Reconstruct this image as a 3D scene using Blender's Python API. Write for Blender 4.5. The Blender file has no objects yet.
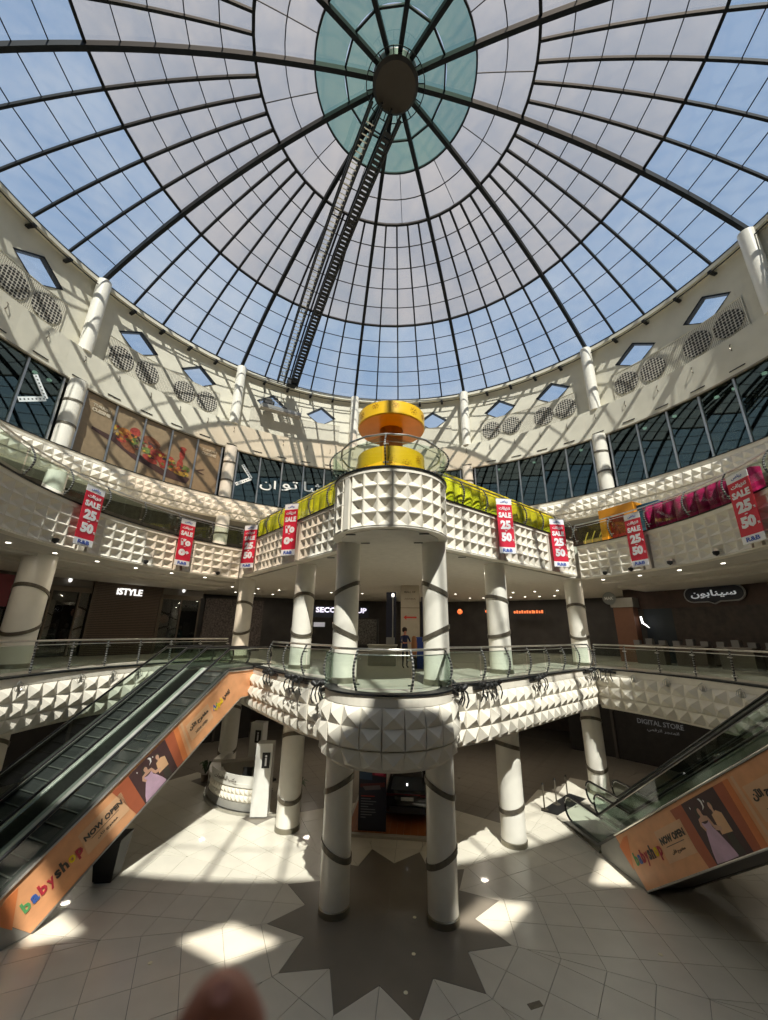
import bpy, bmesh, math, random, unicodedata
from mathutils import Matrix, Vector, Euler
random.seed(7)
R_ = math.radians
def S_(a): return math.sin(R_(a))
def C_(a): return math.cos(R_(a))
def E(z): return z + 7.6            # heights measured from the eye, ground is 0
col = bpy.context.scene.collection
scene = bpy.context.scene
# ------------------------------------------------------------------ camera
CAM = Vector((1.088, -14.367, 7.6))
cd = bpy.data.cameras.new('camera'); cam = bpy.data.objects.new('camera', cd); col.objects.link(cam)
cd.sensor_fit = 'HORIZONTAL'; cd.sensor_width = 36.0; cd.lens = 36.0 * 385.66 / 768
cd.clip_start = 0.01; cd.clip_end = 600
cam.matrix_world = (Matrix.Translation(CAM) @ Matrix.Rotation(R_(5.646), 4, 'Z') @ Matrix.Rotation(R_(90 + 17.578), 4, 'X') @ Matrix.Rotation(R_(0.809), 4, 'Z'))
cd.dof.use_dof = True; cd.dof.focus_distance = 22.0; cd.dof.aperture_fstop = 9.0
scene.camera = cam
# ------------------------------------------------------------------ view, sky, sun
scene.view_settings.view_transform = 'Standard'; scene.view_settings.look = 'None'
scene.view_settings.gamma = 1.0; scene.view_settings.use_curve_mapping = False
scene.view_settings.exposure = 0.0
scene.cycles.max_bounces = 8; scene.cycles.diffuse_bounces = 6; scene.cycles.glossy_bounces = 3
scene.cycles.transparent_max_bounces = 16; scene.cycles.transmission_bounces = 4
scene.cycles.caustics_reflective = False; scene.cycles.caustics_refractive = False
scene.cycles.sample_clamp_indirect = 4.0
wd = bpy.data.worlds.new('sky'); scene.world = wd; wd.use_nodes = True
nt = wd.node_tree; nt.nodes.clear()
def N(t, ty, **kw):
    n = t.nodes.new(ty)
    for k, v in kw.items():
        if k in n.inputs: n.inputs[k].default_value = v
        else: setattr(n, k, v)
    return n
o_ = N(nt, 'ShaderNodeOutputWorld'); bg = N(nt, 'ShaderNodeBackground'); tc = N(nt, 'ShaderNodeTexCoord')
sep = N(nt, 'ShaderNodeSeparateXYZ'); rmp = N(nt, 'ShaderNodeValToRGB')
rmp.color_ramp.elements[0].position = 0.0; rmp.color_ramp.elements[0].color = (0.62, 0.72, 0.84, 1)
rmp.color_ramp.elements[1].position = 1.0; rmp.color_ramp.elements[1].color = (0.26, 0.38, 0.58, 1)
m1 = rmp.color_ramp.elements.new(0.35); m1.color = (0.37, 0.51, 0.72, 1)
nz = N(nt, 'ShaderNodeTexNoise', Scale=3.2, Detail=7.0, Roughness=0.62)
cr = N(nt, 'ShaderNodeValToRGB'); cr.color_ramp.elements[0].position = 0.42; cr.color_ramp.elements[1].position = 0.72
mx = N(nt, 'ShaderNodeMix', data_type='RGBA'); mx.inputs['B'].default_value = (0.80, 0.81, 0.83, 1)
ml = N(nt, 'ShaderNodeMath', operation='MULTIPLY'); ml.inputs[1].default_value = 0.65
nt.links.new(tc.outputs['Generated'], sep.inputs[0]); nt.links.new(sep.outputs['Z'], rmp.inputs[0])
nt.links.new(tc.outputs['Generated'], nz.inputs['Vector']); nt.links.new(nz.outputs['Fac'], cr.inputs[0])
nt.links.new(cr.outputs['Color'], ml.inputs[0]); nt.links.new(ml.outputs[0], mx.inputs['Factor'])
nt.links.new(rmp.outputs['Color'], mx.inputs['A']); nt.links.new(mx.outputs['Result'], bg.inputs['Color'])
nt.links.new(bg.outputs[0], o_.inputs[0]); bg.inputs['Strength'].default_value = 1.0
sl = bpy.data.lights.new('sun', 'SUN'); sl.energy = 8.2; sl.angle = R_(0.53); sl.color = (1.0, 0.945, 0.84)
sun = bpy.data.objects.new('sun', sl); col.objects.link(sun)
sun_dir = Vector((S_(163) * C_(53), C_(163) * C_(53), S_(53)))
sun.rotation_euler = sun_dir.to_track_quat('Z', 'Y').to_euler(); sun.location = sun_dir * 90
# ------------------------------------------------------------------ materials
MATS = {}
def mat(name, c, rough=0.5, metal=0.0, var=0.06, scale=3.0, emit=None, es=1.0, bump=0.0, coat=0.0, spec=0.5):
    if name in MATS: return MATS[name]
    m = bpy.data.materials.new(name); m.use_nodes = True; t = m.node_tree
    b = t.nodes['Principled BSDF']; b.inputs['Roughness'].default_value = rough; b.inputs['Metallic'].default_value = metal
    b.inputs['Specular IOR Level'].default_value = spec; b.inputs['Coat Weight'].default_value = coat
    b.inputs['Base Color'].default_value = (*c, 1)
    if var > 0:
        co = N(t, 'ShaderNodeTexCoord'); n = N(t, 'ShaderNodeTexNoise', Scale=scale, Detail=4.0)
        r = N(t, 'ShaderNodeValToRGB'); r.color_ramp.elements[0].position = 0.3; r.color_ramp.elements[1].position = 0.7
        r.color_ramp.elements[0].color = (*[x * (1 - var) for x in c], 1); r.color_ramp.elements[1].color = (*[min(1, x * (1 + var)) for x in c], 1)
        t.links.new(co.outputs['Object'], n.inputs['Vector']); t.links.new(n.outputs['Fac'], r.inputs[0]); t.links.new(r.outputs[0], b.inputs['Base Color'])
        if bump > 0:
            bp = N(t, 'ShaderNodeBump', Strength=bump, Distance=0.02); t.links.new(n.outputs['Fac'], bp.inputs['Height']); t.links.new(bp.outputs[0], b.inputs['Normal'])
    if emit: b.inputs['Emission Color'].default_value = (*emit, 1); b.inputs['Emission Strength'].default_value = es
    MATS[name] = m; return m
def glass(name, tint, gloss=0.12, rough=0.02, gc=(1, 1, 1), fac=0.25, dirt=0.0, dirt_c=(.8, .8, .8), trans=0.0, varscale=0.0):
    m = bpy.data.materials.new(name); m.use_nodes = True; t = m.node_tree; t.nodes.clear()
    out = N(t, 'ShaderNodeOutputMaterial'); tr = N(t, 'ShaderNodeBsdfTransparent', Color=(*tint, 1)); gl = N(t, 'ShaderNodeBsdfGlossy', Roughness=rough, Color=(*gc, 1))
    lw = N(t, 'ShaderNodeLayerWeight', Blend=0.25); mu = N(t, 'ShaderNodeMath', operation='MULTIPLY_ADD'); mu.inputs[1].default_value = fac; mu.inputs[2].default_value = gloss
    mi = N(t, 'ShaderNodeMixShader'); t.links.new(lw.outputs['Facing'], mu.inputs[0]); t.links.new(mu.outputs[0], mi.inputs[0])
    t.links.new(tr.outputs[0], mi.inputs[1]); t.links.new(gl.outputs[0], mi.inputs[2]); last = mi.outputs[0]
    if dirt > 0:
        df = N(t, 'ShaderNodeBsdfTranslucent', Color=(*dirt_c, 1)); d2 = N(t, 'ShaderNodeBsdfDiffuse', Color=(*dirt_c, 1)); m3 = N(t, 'ShaderNodeMixShader'); m3.inputs[0].default_value = 0.25
        t.links.new(df.outputs[0], m3.inputs[1]); t.links.new(d2.outputs[0], m3.inputs[2])
        m2 = N(t, 'ShaderNodeMixShader'); m2.inputs[0].default_value = dirt
        if varscale:
            co = N(t, 'ShaderNodeTexCoord'); n = N(t, 'ShaderNodeTexNoise', Scale=varscale, Detail=5.0); mm = N(t, 'ShaderNodeMath', operation='MULTIPLY'); mm.inputs[1].default_value = dirt * 2
            t.links.new(co.outputs['Object'], n.inputs['Vector']); t.links.new(n.outputs['Fac'], mm.inputs[0]); t.links.new(mm.outputs[0], m2.inputs[0])
        t.links.new(last, m2.inputs[1]); t.links.new(m3.outputs[0], m2.inputs[2]); last = m2.outputs[0]
    t.links.new(last, out.inputs[0]); MATS[name] = m; return m
WHITE = mat('white_paint', (0.76, 0.72, 0.62), 0.55)
TILEM = mat('cast_tile', (0.80, 0.75, 0.64), 0.6, var=0.08, scale=1.5)
COLM = mat('column_white', (0.80, 0.77, 0.68), 0.3, var=0.03, coat=0.3)
BAND = mat('band_steel', (0.17, 0.15, 0.115), 0.35, 0.55, var=0.2, scale=8)
STEEL = mat('brushed_steel', (0.55, 0.54, 0.50), 0.28, 0.95, var=0.08, scale=12)
DSTEEL = mat('dark_steel', (0.012, 0.014, 0.016), 0.45, 0.4)
RIBM = mat('rib_paint', (0.008, 0.011, 0.014), 0.7, 0.0, spec=.25)
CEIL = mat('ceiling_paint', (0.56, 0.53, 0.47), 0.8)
DRUM = mat('drum_render', (0.66, 0.63, 0.52), 0.75, var=0.06, scale=0.7)
BLACK = mat('black', (0.012, 0.012, 0.012), 0.5)
RUB = mat('rubber', (0.01, 0.01, 0.011), 0.35)
STONE = mat('light_stone', (0.66, 0.62, 0.52), 0.30, var=0.05, scale=1.2, coat=0.2)
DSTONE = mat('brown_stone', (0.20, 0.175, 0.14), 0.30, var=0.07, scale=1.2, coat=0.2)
GROUT = mat('grout', (0.22, 0.20, 0.17), 0.8)
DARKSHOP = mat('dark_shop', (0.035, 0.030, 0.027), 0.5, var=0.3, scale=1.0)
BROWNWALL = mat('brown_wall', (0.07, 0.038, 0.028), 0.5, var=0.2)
YEL = mat('yellow_foil', (0.90, 0.54, 0.015), 0.32, var=0.08, scale=2, coat=0.3)
YEL2 = mat('yellow_wrap', (0.78, 0.70, 0.02), 0.4, var=0.2, scale=6, bump=0.6)
MAG = mat('magenta_wrap', (0.42, 0.01, 0.09), 0.35, var=0.4, scale=5, bump=0.8)
ORG = mat('orange_panel', (0.75, 0.30, 0.02), 0.4)
REDB = mat('banner_red', (0.62, 0.015, 0.045), 0.5)
BWHITE = mat('banner_white', (0.82, 0.82, 0.84), 0.5, var=0.02)
BLUET = mat('banner_blue', (0.06, 0.12, 0.45), 0.5)
SKIN = mat('skin', (0.52, 0.20, 0.13), 0.5)
GLOW = mat('sign_white', (1, 1, 1), emit=(1, 0.98, 0.95), es=3.0, var=0)
LAMP = mat('downlight', (1, 1, 1), emit=(1, 0.93, 0.8), es=6.0, var=0)
OGLOW = mat('sign_orange', (1, .3, .1), emit=(1, 0.18, 0.05), es=0.9, var=0)
BGLOW = mat('screen_blue', (.1, .15, .4), emit=(.15, .2, .5), es=0.25, var=0)
G_RAIL = glass('rail_glass', (0.84, 0.90, 0.86), 0.02, fac=.07)
G_OUT = glass('dome_glass_clear', (0.80, 0.84, 0.87), 0.03, dirt=0.03, dirt_c=(.8, .85, .95), varscale=0.35)
G_MID = glass('dome_glass_milky', (0.74, 0.66, 0.60), 0.03, dirt=0.13, dirt_c=(.74, .66, .60), varscale=0.3)
G_OCU = glass('dome_glass_teal', (0.30, 0.44, 0.36), 0.05, dirt=0.05, dirt_c=(.40, .55, .46), varscale=0.3)
G_SHOP = glass('shop_glass', (0.16, 0.22, 0.20), 0.12, gc=(.66, .80, .68), fac=.28)
G_DARK = glass('dark_shop_glass', (0.45, 0.48, 0.48), 0.06)
G_ESC = glass('escalator_glass', (0.60, 0.70, 0.64), 0.04, fac=.14)
def dotted(name, a, b, axis='Z', scale=14.0):
    m = bpy.data.materials.new(name); m.use_nodes = True; t = m.node_tree; bs = t.nodes['Principled BSDF']; bs.inputs['Roughness'].default_value = 0.4
    co = N(t, 'ShaderNodeTexCoord'); w = N(t, 'ShaderNodeTexWave', Scale=scale, wave_type='BANDS', bands_direction=axis)
    r = N(t, 'ShaderNodeValToRGB'); r.color_ramp.interpolation = 'CONSTANT'; r.color_ramp.elements[0].color = (*a, 1); r.color_ramp.elements[1].color = (*b, 1); r.color_ramp.elements[1].position = 0.7
    t.links.new(co.outputs['Object'], w.inputs['Vector']); t.links.new(w.outputs['Fac'], r.inputs[0]); t.links.new(r.outputs[0], bs.inputs['Base Color']); MATS[name] = m; return m
POSTM = dotted('pierced_post', (0.02, 0.02, 0.02), (0.26, 0.26, 0.24), 'Z', 3.4)
def perforated(name, base, hole, pitch, rad):
    m = bpy.data.materials.new(name); m.use_nodes = True; t = m.node_tree; bs = t.nodes['Principled BSDF']; bs.inputs['Roughness'].default_value = 0.7
    uv = N(t, 'ShaderNodeTexCoord'); v = N(t, 'ShaderNodeTexVoronoi', Scale=1.0 / pitch, Randomness=0.12); r = N(t, 'ShaderNodeValToRGB'); r.color_ramp.interpolation = 'CONSTANT'
    r.color_ramp.elements[0].color = (*hole, 1); r.color_ramp.elements[1].color = (*base, 1); r.color_ramp.elements[1].position = rad
    t.links.new(uv.outputs['UV'], v.inputs['Vector']); t.links.new(v.outputs['Distance'], r.inputs[0]); t.links.new(r.outputs[0], bs.inputs['Base Color']); MATS[name] = m; return m
PERF = perforated('perforated_sheet', (0.66, 0.63, 0.52), (0.24, 0.21, 0.16), 0.11, 0.33)
GRIL = perforated('pierced_grille', (0.50, 0.47, 0.40), (0.02, 0.018, 0.015), 0.21, 0.43)
# ------------------------------------------------------------------ mesh helpers
class MB:
    def __init__(s): s.v = []; s.f = []; s.uv = None; s.sm = False
    def add(s, vs, fs):
        n = len(s.v); s.v += [tuple(v) for v in vs]; s.f += [tuple(i + n for i in f) for f in fs]; return s
    def box(s, x0, x1, y0, y1, z0, z1):
        return s.add([(x, y, z) for z in (z0, z1) for y in (y0, y1) for x in (x0, x1)], [(0, 2, 3, 1), (4, 5, 7, 6), (0, 1, 5, 4), (2, 6, 7, 3), (0, 4, 6, 2), (1, 3, 7, 5)])
    def mbox(s, M, sx, sy, sz):
        vs = [M @ Vector((x * sx / 2, y * sy / 2, z * sz / 2)) for z in (-1, 1) for y in (-1, 1) for x in (-1, 1)]
        return s.add(vs, [(0, 2, 3, 1), (4, 5, 7, 6), (0, 1, 5, 4), (2, 6, 7, 3), (0, 4, 6, 2), (1, 3, 7, 5)])
    def prism(s, pts, z0, z1):
        n = len(pts); vs = [(p[0], p[1], z0) for p in pts] + [(p[0], p[1], z1) for p in pts]
        return s.add(vs, [tuple(range(n))[::-1], tuple(range(n, 2 * n))] + [(i, (i + 1) % n, n + (i + 1) % n, n + i) for i in range(n)])
    def cyl(s, x, y, z0, z1, r, n=20, r1=None):
        r1 = r if r1 is None else r1
        vs = [(x + r * math.cos(2 * math.pi * i / n), y + r * math.sin(2 * math.pi * i / n), z0) for i in range(n)] + [(x + r1 * math.cos(2 * math.pi * i / n), y + r1 * math.sin(2 * math.pi * i / n), z1) for i in range(n)]
        return s.add(vs, [tuple(range(n))[::-1], tuple(range(n, 2 * n))] + [(i, (i + 1) % n, n + (i + 1) % n, n + i) for i in range(n)])
    def lathe(s, x, y, prof, n=24):
        vs = []; fs = []
        for (r, z) in prof:
            for i in range(n): a = 2 * math.pi * i / n; vs.append((x + r * math.cos(a), y + r * math.sin(a), z))
        for k in range(len(prof) - 1):
            for i in range(n): j = (i + 1) % n; fs.append((k * n + i, k * n + j, (k + 1) * n + j, (k + 1) * n + i))
        fs.append(tuple(range(n))[::-1]); fs.append(tuple((len(prof) - 1) * n + i for i in range(n)))
        s.sm = True; return s.add(vs, fs)
    def tube(s, pts, r, n=8, closed=False):
        pts = [Vector(p) for p in pts]; m = len(pts); vs = []; fs = []
        rr = r if isinstance(r, (list, tuple)) else [r] * m
        up = Vector((0, 0, 1))
        for i, p in enumerate(pts):
            if closed: d = pts[(i + 1) % m] - pts[i - 1]
            else: d = pts[min(i + 1, m - 1)] - pts[max(i - 1, 0)]
            d.normalize(); a = d.cross(up)
            if a.length < 0.05: a = d.cross(Vector((1, 0, 0)))
            a.normalize(); b = a.cross(d).normalized()
            for k in range(n): t = 2 * math.pi * k / n; vs.append(p + (a * math.cos(t) + b * math.sin(t)) * rr[i])
        for i in range(m if closed else m - 1):
            for k in range(n): fs.append((i * n + k, i * n + (k + 1) % n, ((i + 1) % m) * n + (k + 1) % n, ((i + 1) % m) * n + k))
        if not closed: fs.append(tuple(range(n))[::-1]); fs.append(tuple((m - 1) * n + k for k in range(n)))
        return s.add(vs, fs)
    def beam(s, pts, sides, ups, w, d):          # box section swept; sides/ups per point vectors
        vs = []; fs = []
        for p, a, u in zip(pts, sides, ups):
            p = Vector(p); vs += [p - a * w / 2, p + a * w / 2, p + a * w / 2 - u * d, p - a * w / 2 - u * d]
        m = len(pts)
        for i in range(m - 1):
            for k in range(4): fs.append((i * 4 + k, (i + 1) * 4 + k, (i + 1) * 4 + (k + 1) % 4, i * 4 + (k + 1) % 4))
        fs.append((0, 1, 2, 3)); fs.append(tuple((m - 1) * 4 + k for k in (3, 2, 1, 0)))
        return s.add(vs, fs)
    def band(s, path, o0, o1, z0, z1):           # path: (x, y, nx, ny), n = towards the void
        vs = []; fs = []
        for x, y, nx, ny in path:
            for o in (o0, o1):
                for z in (z0, z1): vs.append((x + nx * o, y + ny * o, z))
        m = len(path)
        for i in range(m - 1):
            a = i * 4; b = a + 4
            fs += [(a + 2, b + 2, b + 3, a + 3), (a, a + 1, b + 1, b), (a + 1, a + 3, b + 3, b + 1), (a, b, b + 2, a + 2)]
        fs += [(0, 2, 3, 1), (m * 4 - 4, m * 4 - 3, m * 4 - 1, m * 4 - 2)]
        return s.add(vs, fs)
    def arc(s, r0, r1, z0, z1, a0, a1, n):
        return s.band([(r1 * S_(a), r1 * C_(a), -S_(a), -C_(a)) for a in [a0 + (a1 - a0) * i / n for i in range(n + 1)]], 0, r1 - r0, z0, z1)
    def mesh(s, name, m):
        me = bpy.data.meshes.new(name); me.from_pydata(s.v, [], s.f); me.update()
        if m: me.materials.append(m)
        if s.uv:
            l = me.uv_layers.new(name='UVMap')
            for p in me.polygons:
                for li in p.loop_indices: l.data[li].uv = s.uv[me.loops[li].vertex_index]
        if s.sm:
            me.polygons.foreach_set('use_smooth', [True] * len(me.polygons))
            me.set_sharp_from_angle(angle=R_(35))
        return me
    def obj(s, name, m, parent=None, loc=(0, 0, 0), rot=(0, 0, 0), label=None, kind=None):
        return link(name, s.mesh(name, m), parent, loc, rot, label, kind)
def link(name, me, parent=None, loc=(0, 0, 0), rot=(0, 0, 0), label=None, kind=None):
    o = bpy.data.objects.new(name, me); o.location = loc; o.rotation_euler = rot; col.objects.link(o)
    if parent: o.parent = parent
    if label: o['label'] = label
    if kind: o['kind'] = kind
    return o
def root(name, label=None, cat=None, loc=(0, 0, 0), rz=0.0, group=None, kind=None):
    o = bpy.data.objects.new(name, None); o.empty_display_size = 0.2; col.objects.link(o); o.location = loc; o.rotation_euler = (0, 0, rz)
    return tag(o, label, cat, group, kind)
def tag(o, label=None, cat=None, group=None, kind=None):
    for k, v in (('label', label), ('category', cat), ('group', group), ('kind', kind)):
        if v: o[k] = v
    return o
def copy_tree(o, parent=None):
    c = o.copy(); col.objects.link(c); c.parent = parent
    for ch in list(o.children): copy_tree(ch, c)
    return c
# text
_forms = {}
for cp in range(0xFE70, 0xFEFD):
    d = unicodedata.decomposition(chr(cp)).split()
    if len(d) == 2 and d[0] in ('<isolated>', '<final>', '<initial>', '<medial>'): _forms[(chr(int(d[1], 16)), d[0][1:-1])] = chr(cp)
def arabic(sv):
    out = []; L = list(sv)
    def joins_next(c): return (c, 'initial') in _forms
    for i, c in enumerate(L):
        p = i > 0 and joins_next(L[i - 1]); n = i < len(L) - 1 and joins_next(c) and (L[i + 1], 'final') in _forms
        f = 'medial' if p and n else 'final' if p else 'initial' if n else 'isolated'
        out.append(_forms.get((c, f), _forms.get((c, 'isolated'), c)))
    return ''.join(reversed(out))
def text(name, sv, m, size, parent, M, bold=0.0, width=None, depth=0.004, label=None, squash=None):
    """lettering in the local XZ plane facing -Y, centred, under matrix M in the parent's frame"""
    cu = bpy.data.curves.new(name, 'FONT'); cu.body = sv; cu.size = size; cu.align_x = 'CENTER'; cu.align_y = 'CENTER'; cu.extrude = depth; cu.offset = bold; cu.resolution_u = 2
    to = bpy.data.objects.new(name, cu); col.objects.link(to); bpy.context.view_layer.update()
    me = bpy.data.meshes.new_from_object(to.evaluated_get(bpy.context.evaluated_depsgraph_get())); bpy.data.objects.remove(to); me.name = name
    if len(me.vertices) == 0: return None
    xs = [v.co.x for v in me.vertices]; ys = [v.co.y for v in me.vertices]; w = max(xs) - min(xs); h = max(ys) - min(ys)
    fx = width / w if width else 1.0; fy = (squash / h) if squash else (fx if width else 1.0)
    cx, cy = (max(xs) + min(xs)) / 2, (max(ys) + min(ys)) / 2
    me.transform(Matrix.Rotation(R_(90), 4, 'X') @ Matrix.Diagonal((fx, fy, 1, 1)) @ Matrix.Translation((-cx, -cy, 0)))
    me.materials.clear(); me.materials.append(m)
    o = link(name, me, parent, label=label); o.matrix_local = M; return o
def flat(name, pts, m, parent, M, off, label=None):      # flat print polygon in local XZ, facing -Y
    b = MB(); n = len(pts); b.add([(p[0], -off, p[1]) for p in pts] + [(p[0], -off + 0.003, p[1]) for p in pts], [tuple(range(n)), tuple(range(n, 2 * n))[::-1]] + [(i, n + i, n + (i + 1) % n, (i + 1) % n) for i in range(n)])
    o = b.obj(name, m, parent, label=label); o.matrix_local = M; return o
def ell(cx, cy, rx, ry, n=14, rot=0.0):
    return [(cx + rx * math.cos(t) * math.cos(rot) - ry * math.sin(t) * math.sin(rot), cy + rx * math.cos(t) * math.sin(rot) + ry * math.sin(t) * math.cos(rot)) for t in [2 * math.pi * i / n for i in range(n)]]
def face_in(az, r, z):          # frame on a ring of radius r: local x to the viewer's right, -y to the void, z up
    return Matrix.Translation((r * S_(az), r * C_(az), z)) @ Matrix.Rotation(R_(-az), 4, 'Z')

# ================================================================== STRUCTURE
# ---- ground floor: bed, twelve-sector stone paving, dark star
MB().cyl(0, 4, -0.4, -0.03, 34, 96).obj('floor', GROUT, kind='structure', label='dark grout bed under the ground floor paving')
floor_root = root('floor', kind='structure', label='polished ground floor of large light stone tiles around a dark star')
SC = Vector((0.0, -0.45))
def clip(poly, a, b, c):         # keep a*x+b*y<=c
    out = []
    for i in range(len(poly)):
        p, q = poly[i], poly[(i + 1) % len(poly)]; dp = a * p[0] + b * p[1] - c; dq = a * q[0] + b * q[1] - c
        if dp <= 0: out.append(p)
        if dp * dq < 0: t = dp / (dp - dq); out.append((p[0] + t * (q[0] - p[0]), p[1] + t * (q[1] - p[1])))
    return out
tiles = []
TW = 0.966; g = 0.006
for k in range(12):
    for i in range(0, 22):                   # rows outwards along the sector axis (local v)
        v0, v1 = 2.43 + (i - 1) * TW + g, 2.43 + i * TW - g
        if i == 0: continue
        for j in range(-7, 7):
            u0, u1 = j * TW + g, (j + 1) * TW - g
            p = [(u0, v0), (u1, v0), (u1, v1), (u0, v1)]
            t = math.tan(R_(15))
            p = clip(p, 1, -t, -g); p = clip(p, -1, -t, -g) if p else p      # inside the wedge
            if p and i == 1:                  # trim away the star's points: edge from (0,2.43) to the tip (±.87,3.245)
                dx, dy = 0.869, 0.815
                p = clip(p, dy, -dx, -2.43 * dx - g) if (u0 + u1) > 0 else clip(p, -dy, -dx, -2.43 * dx - g)
            if len(p) < 3: continue
            ca, sa = C_(30 * k), S_(30 * k)
            w = [(SC.x + x * ca + y * sa, SC.y - x * sa + y * ca) for x, y in p]
            ar = 0.5 * abs(sum(w[m][0] * w[(m + 1) % len(w)][1] - w[(m + 1) % len(w)][0] * w[m][1] for m in range(len(w))))
            if ar < 0.01: continue
            c = Vector((sum(q[0] for q in w) / len(w), sum(q[1] for q in w) / len(w)))
            tiles.append((w, c, ar))
def in_view(c, z=0.0):
    v = cam.matrix_world.inverted() @ Vector((c.x, c.y, z))
    if v.z >= -0.1: return None
    x, y = 385.66 * v.x / -v.z, 385.66 * v.y / -v.z
    return (abs(x) < 400 and abs(y) < 530, v.length)
vis = [(in_view(t[2] and t[1])[1], t) for t in tiles if in_view(t[1]) and in_view(t[1])[0]]
vis.sort(key=lambda q: q[0]); top = set(id(t[1]) for _, t in vis[:288])
rest = MB(); restb = MB()
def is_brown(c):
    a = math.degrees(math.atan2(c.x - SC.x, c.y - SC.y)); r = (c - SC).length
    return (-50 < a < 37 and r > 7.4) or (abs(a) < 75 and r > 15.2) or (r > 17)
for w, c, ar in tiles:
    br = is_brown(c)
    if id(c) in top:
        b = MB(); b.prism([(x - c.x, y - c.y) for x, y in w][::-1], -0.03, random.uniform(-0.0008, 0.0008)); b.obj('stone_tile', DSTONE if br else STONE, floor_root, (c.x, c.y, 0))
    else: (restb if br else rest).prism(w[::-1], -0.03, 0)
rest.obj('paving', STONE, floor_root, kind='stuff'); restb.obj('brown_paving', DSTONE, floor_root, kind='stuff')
for k in range(12):                           # the dark star: twelve kite-shaped slabs about its centre
    def P(a, r): return (SC.x + r * S_(a), SC.y + r * C_(a))
    a = 15 + 30 * k
    b = MB(); b.prism([P(a - 15, 2.425), P(a, 3.355), P(a + 15, 2.425), (SC.x + .003 * S_(a), SC.y + .003 * C_(a))], -0.03, 0.001); b.obj('star_slab', DSTONE, floor_root)
for (x, y) in [(0.75, -0.6), (0.75, -1.9), (0.6, -3.0), (6.9, -1.2), (-5.5, -2.9)]:
    MB().cyl(x, y, 0.0, 0.006, 0.05, 12).obj('floor_lamp_lens', mat('lens', (.9, .85, .6), .2), floor_root)
for (x, y, rz) in [(3.38, -2.98, .4), (-3.4, -3.02, -.45)]:
    MB().box(-.16, .16, -.07, .07, 0, .004).obj('floor_socket_lid', BAND, floor_root, (x, y, 0.0), (0, 0, rz))

# ---- plan paths: (x, y, nx, ny) with n towards the void
def ring_path(r, a0, a1, n): return [(r * S_(a), r * C_(a), -S_(a), -C_(a)) for a in [a0 + (a1 - a0) * i / n for i in range(n + 1)]]
def line_path(p, q, side, n=1):
    dx, dy = q[0] - p[0], q[1] - p[1]; L = math.hypot(dx, dy); nx, ny = dy / L * side, -dx / L * side
    return [(p[0] + dx * i / n, p[1] + dy * i / n, nx, ny) for i in range(n + 1)]
def nose_path(R, b0, b1, n, c=(0, -1.05)): return [(c[0] + R * S_(b), c[1] + R * C_(b), S_(b), C_(b)) for b in [b0 + (b1 - b0) * i / n for i in range(n + 1)]]
def plen(path): return sum(math.hypot(path[i + 1][0] - path[i][0], path[i + 1][1] - path[i][1]) for i in range(len(path) - 1))
def at_len(path, s):
    for i in range(len(path) - 1):
        a, b = path[i], path[i + 1]; L = math.hypot(b[0] - a[0], b[1] - a[1])
        if s <= L or i == len(path) - 2:
            t = s / L; nx = a[2] + (b[2] - a[2]) * t; ny = a[3] + (b[3] - a[3]) * t; k = math.hypot(nx, ny)
            return (a[0] + (b[0] - a[0]) * t, a[1] + (b[1] - a[1]) * t, nx / k, ny / k)
        s -= L
def rz_of(nx, ny): return math.atan2(nx, -ny)      # local -y looks along n

LW = [(-9.62, 7.82), (-1.75, 0.0)]; RW = [(1.75, 0.0), (9.62, 7.82)]
L3_RING = 12.7
L2_RING = 12.75
paths3 = {'left ring': ring_path(L3_RING, -115, -51, 40), 'left wedge': line_path(LW[0], LW[1], 1), 'nose': [],
          'right wedge': line_path(RW[0], RW[1], 1), 'right ring': ring_path(L3_RING, 51, 115, 40)}
paths3['nose'] = nose_path(2.0, 310, 50, 48)       # from the left side round the front to the right side
paths2 = {'left ring': ring_path(L2_RING, -115, -51.2, 40), 'left wedge': [], 'nose': nose_path(1.97, 298, 62, 40),
          'right wedge': [], 'right ring': ring_path(L2_RING, 51.2, 115, 40)}
def poly_path(pts, side):
    out = []
    for i, p in enumerate(pts):
        a = pts[max(i - 1, 0)]; b = pts[min(i + 1, len(pts) - 1)]; dx, dy = b[0] - a[0], b[1] - a[1]; L = math.hypot(dx, dy)
        out.append((p[0], p[1], dy / L * side, -dx / L * side))
    return out
paths2['left wedge'] = poly_path([(-9.75, 7.85), (-7.3, 5.1), (-4.75, 2.2), (-3.3, 0.55), (-1.95, -0.55)], 1)
paths2['right wedge'] = poly_path([(1.95, -0.55), (3.3, 0.55), (4.75, 2.2), (7.3, 5.1), (9.75, 7.85)], 1)
TILE_CACHE = {}
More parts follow.
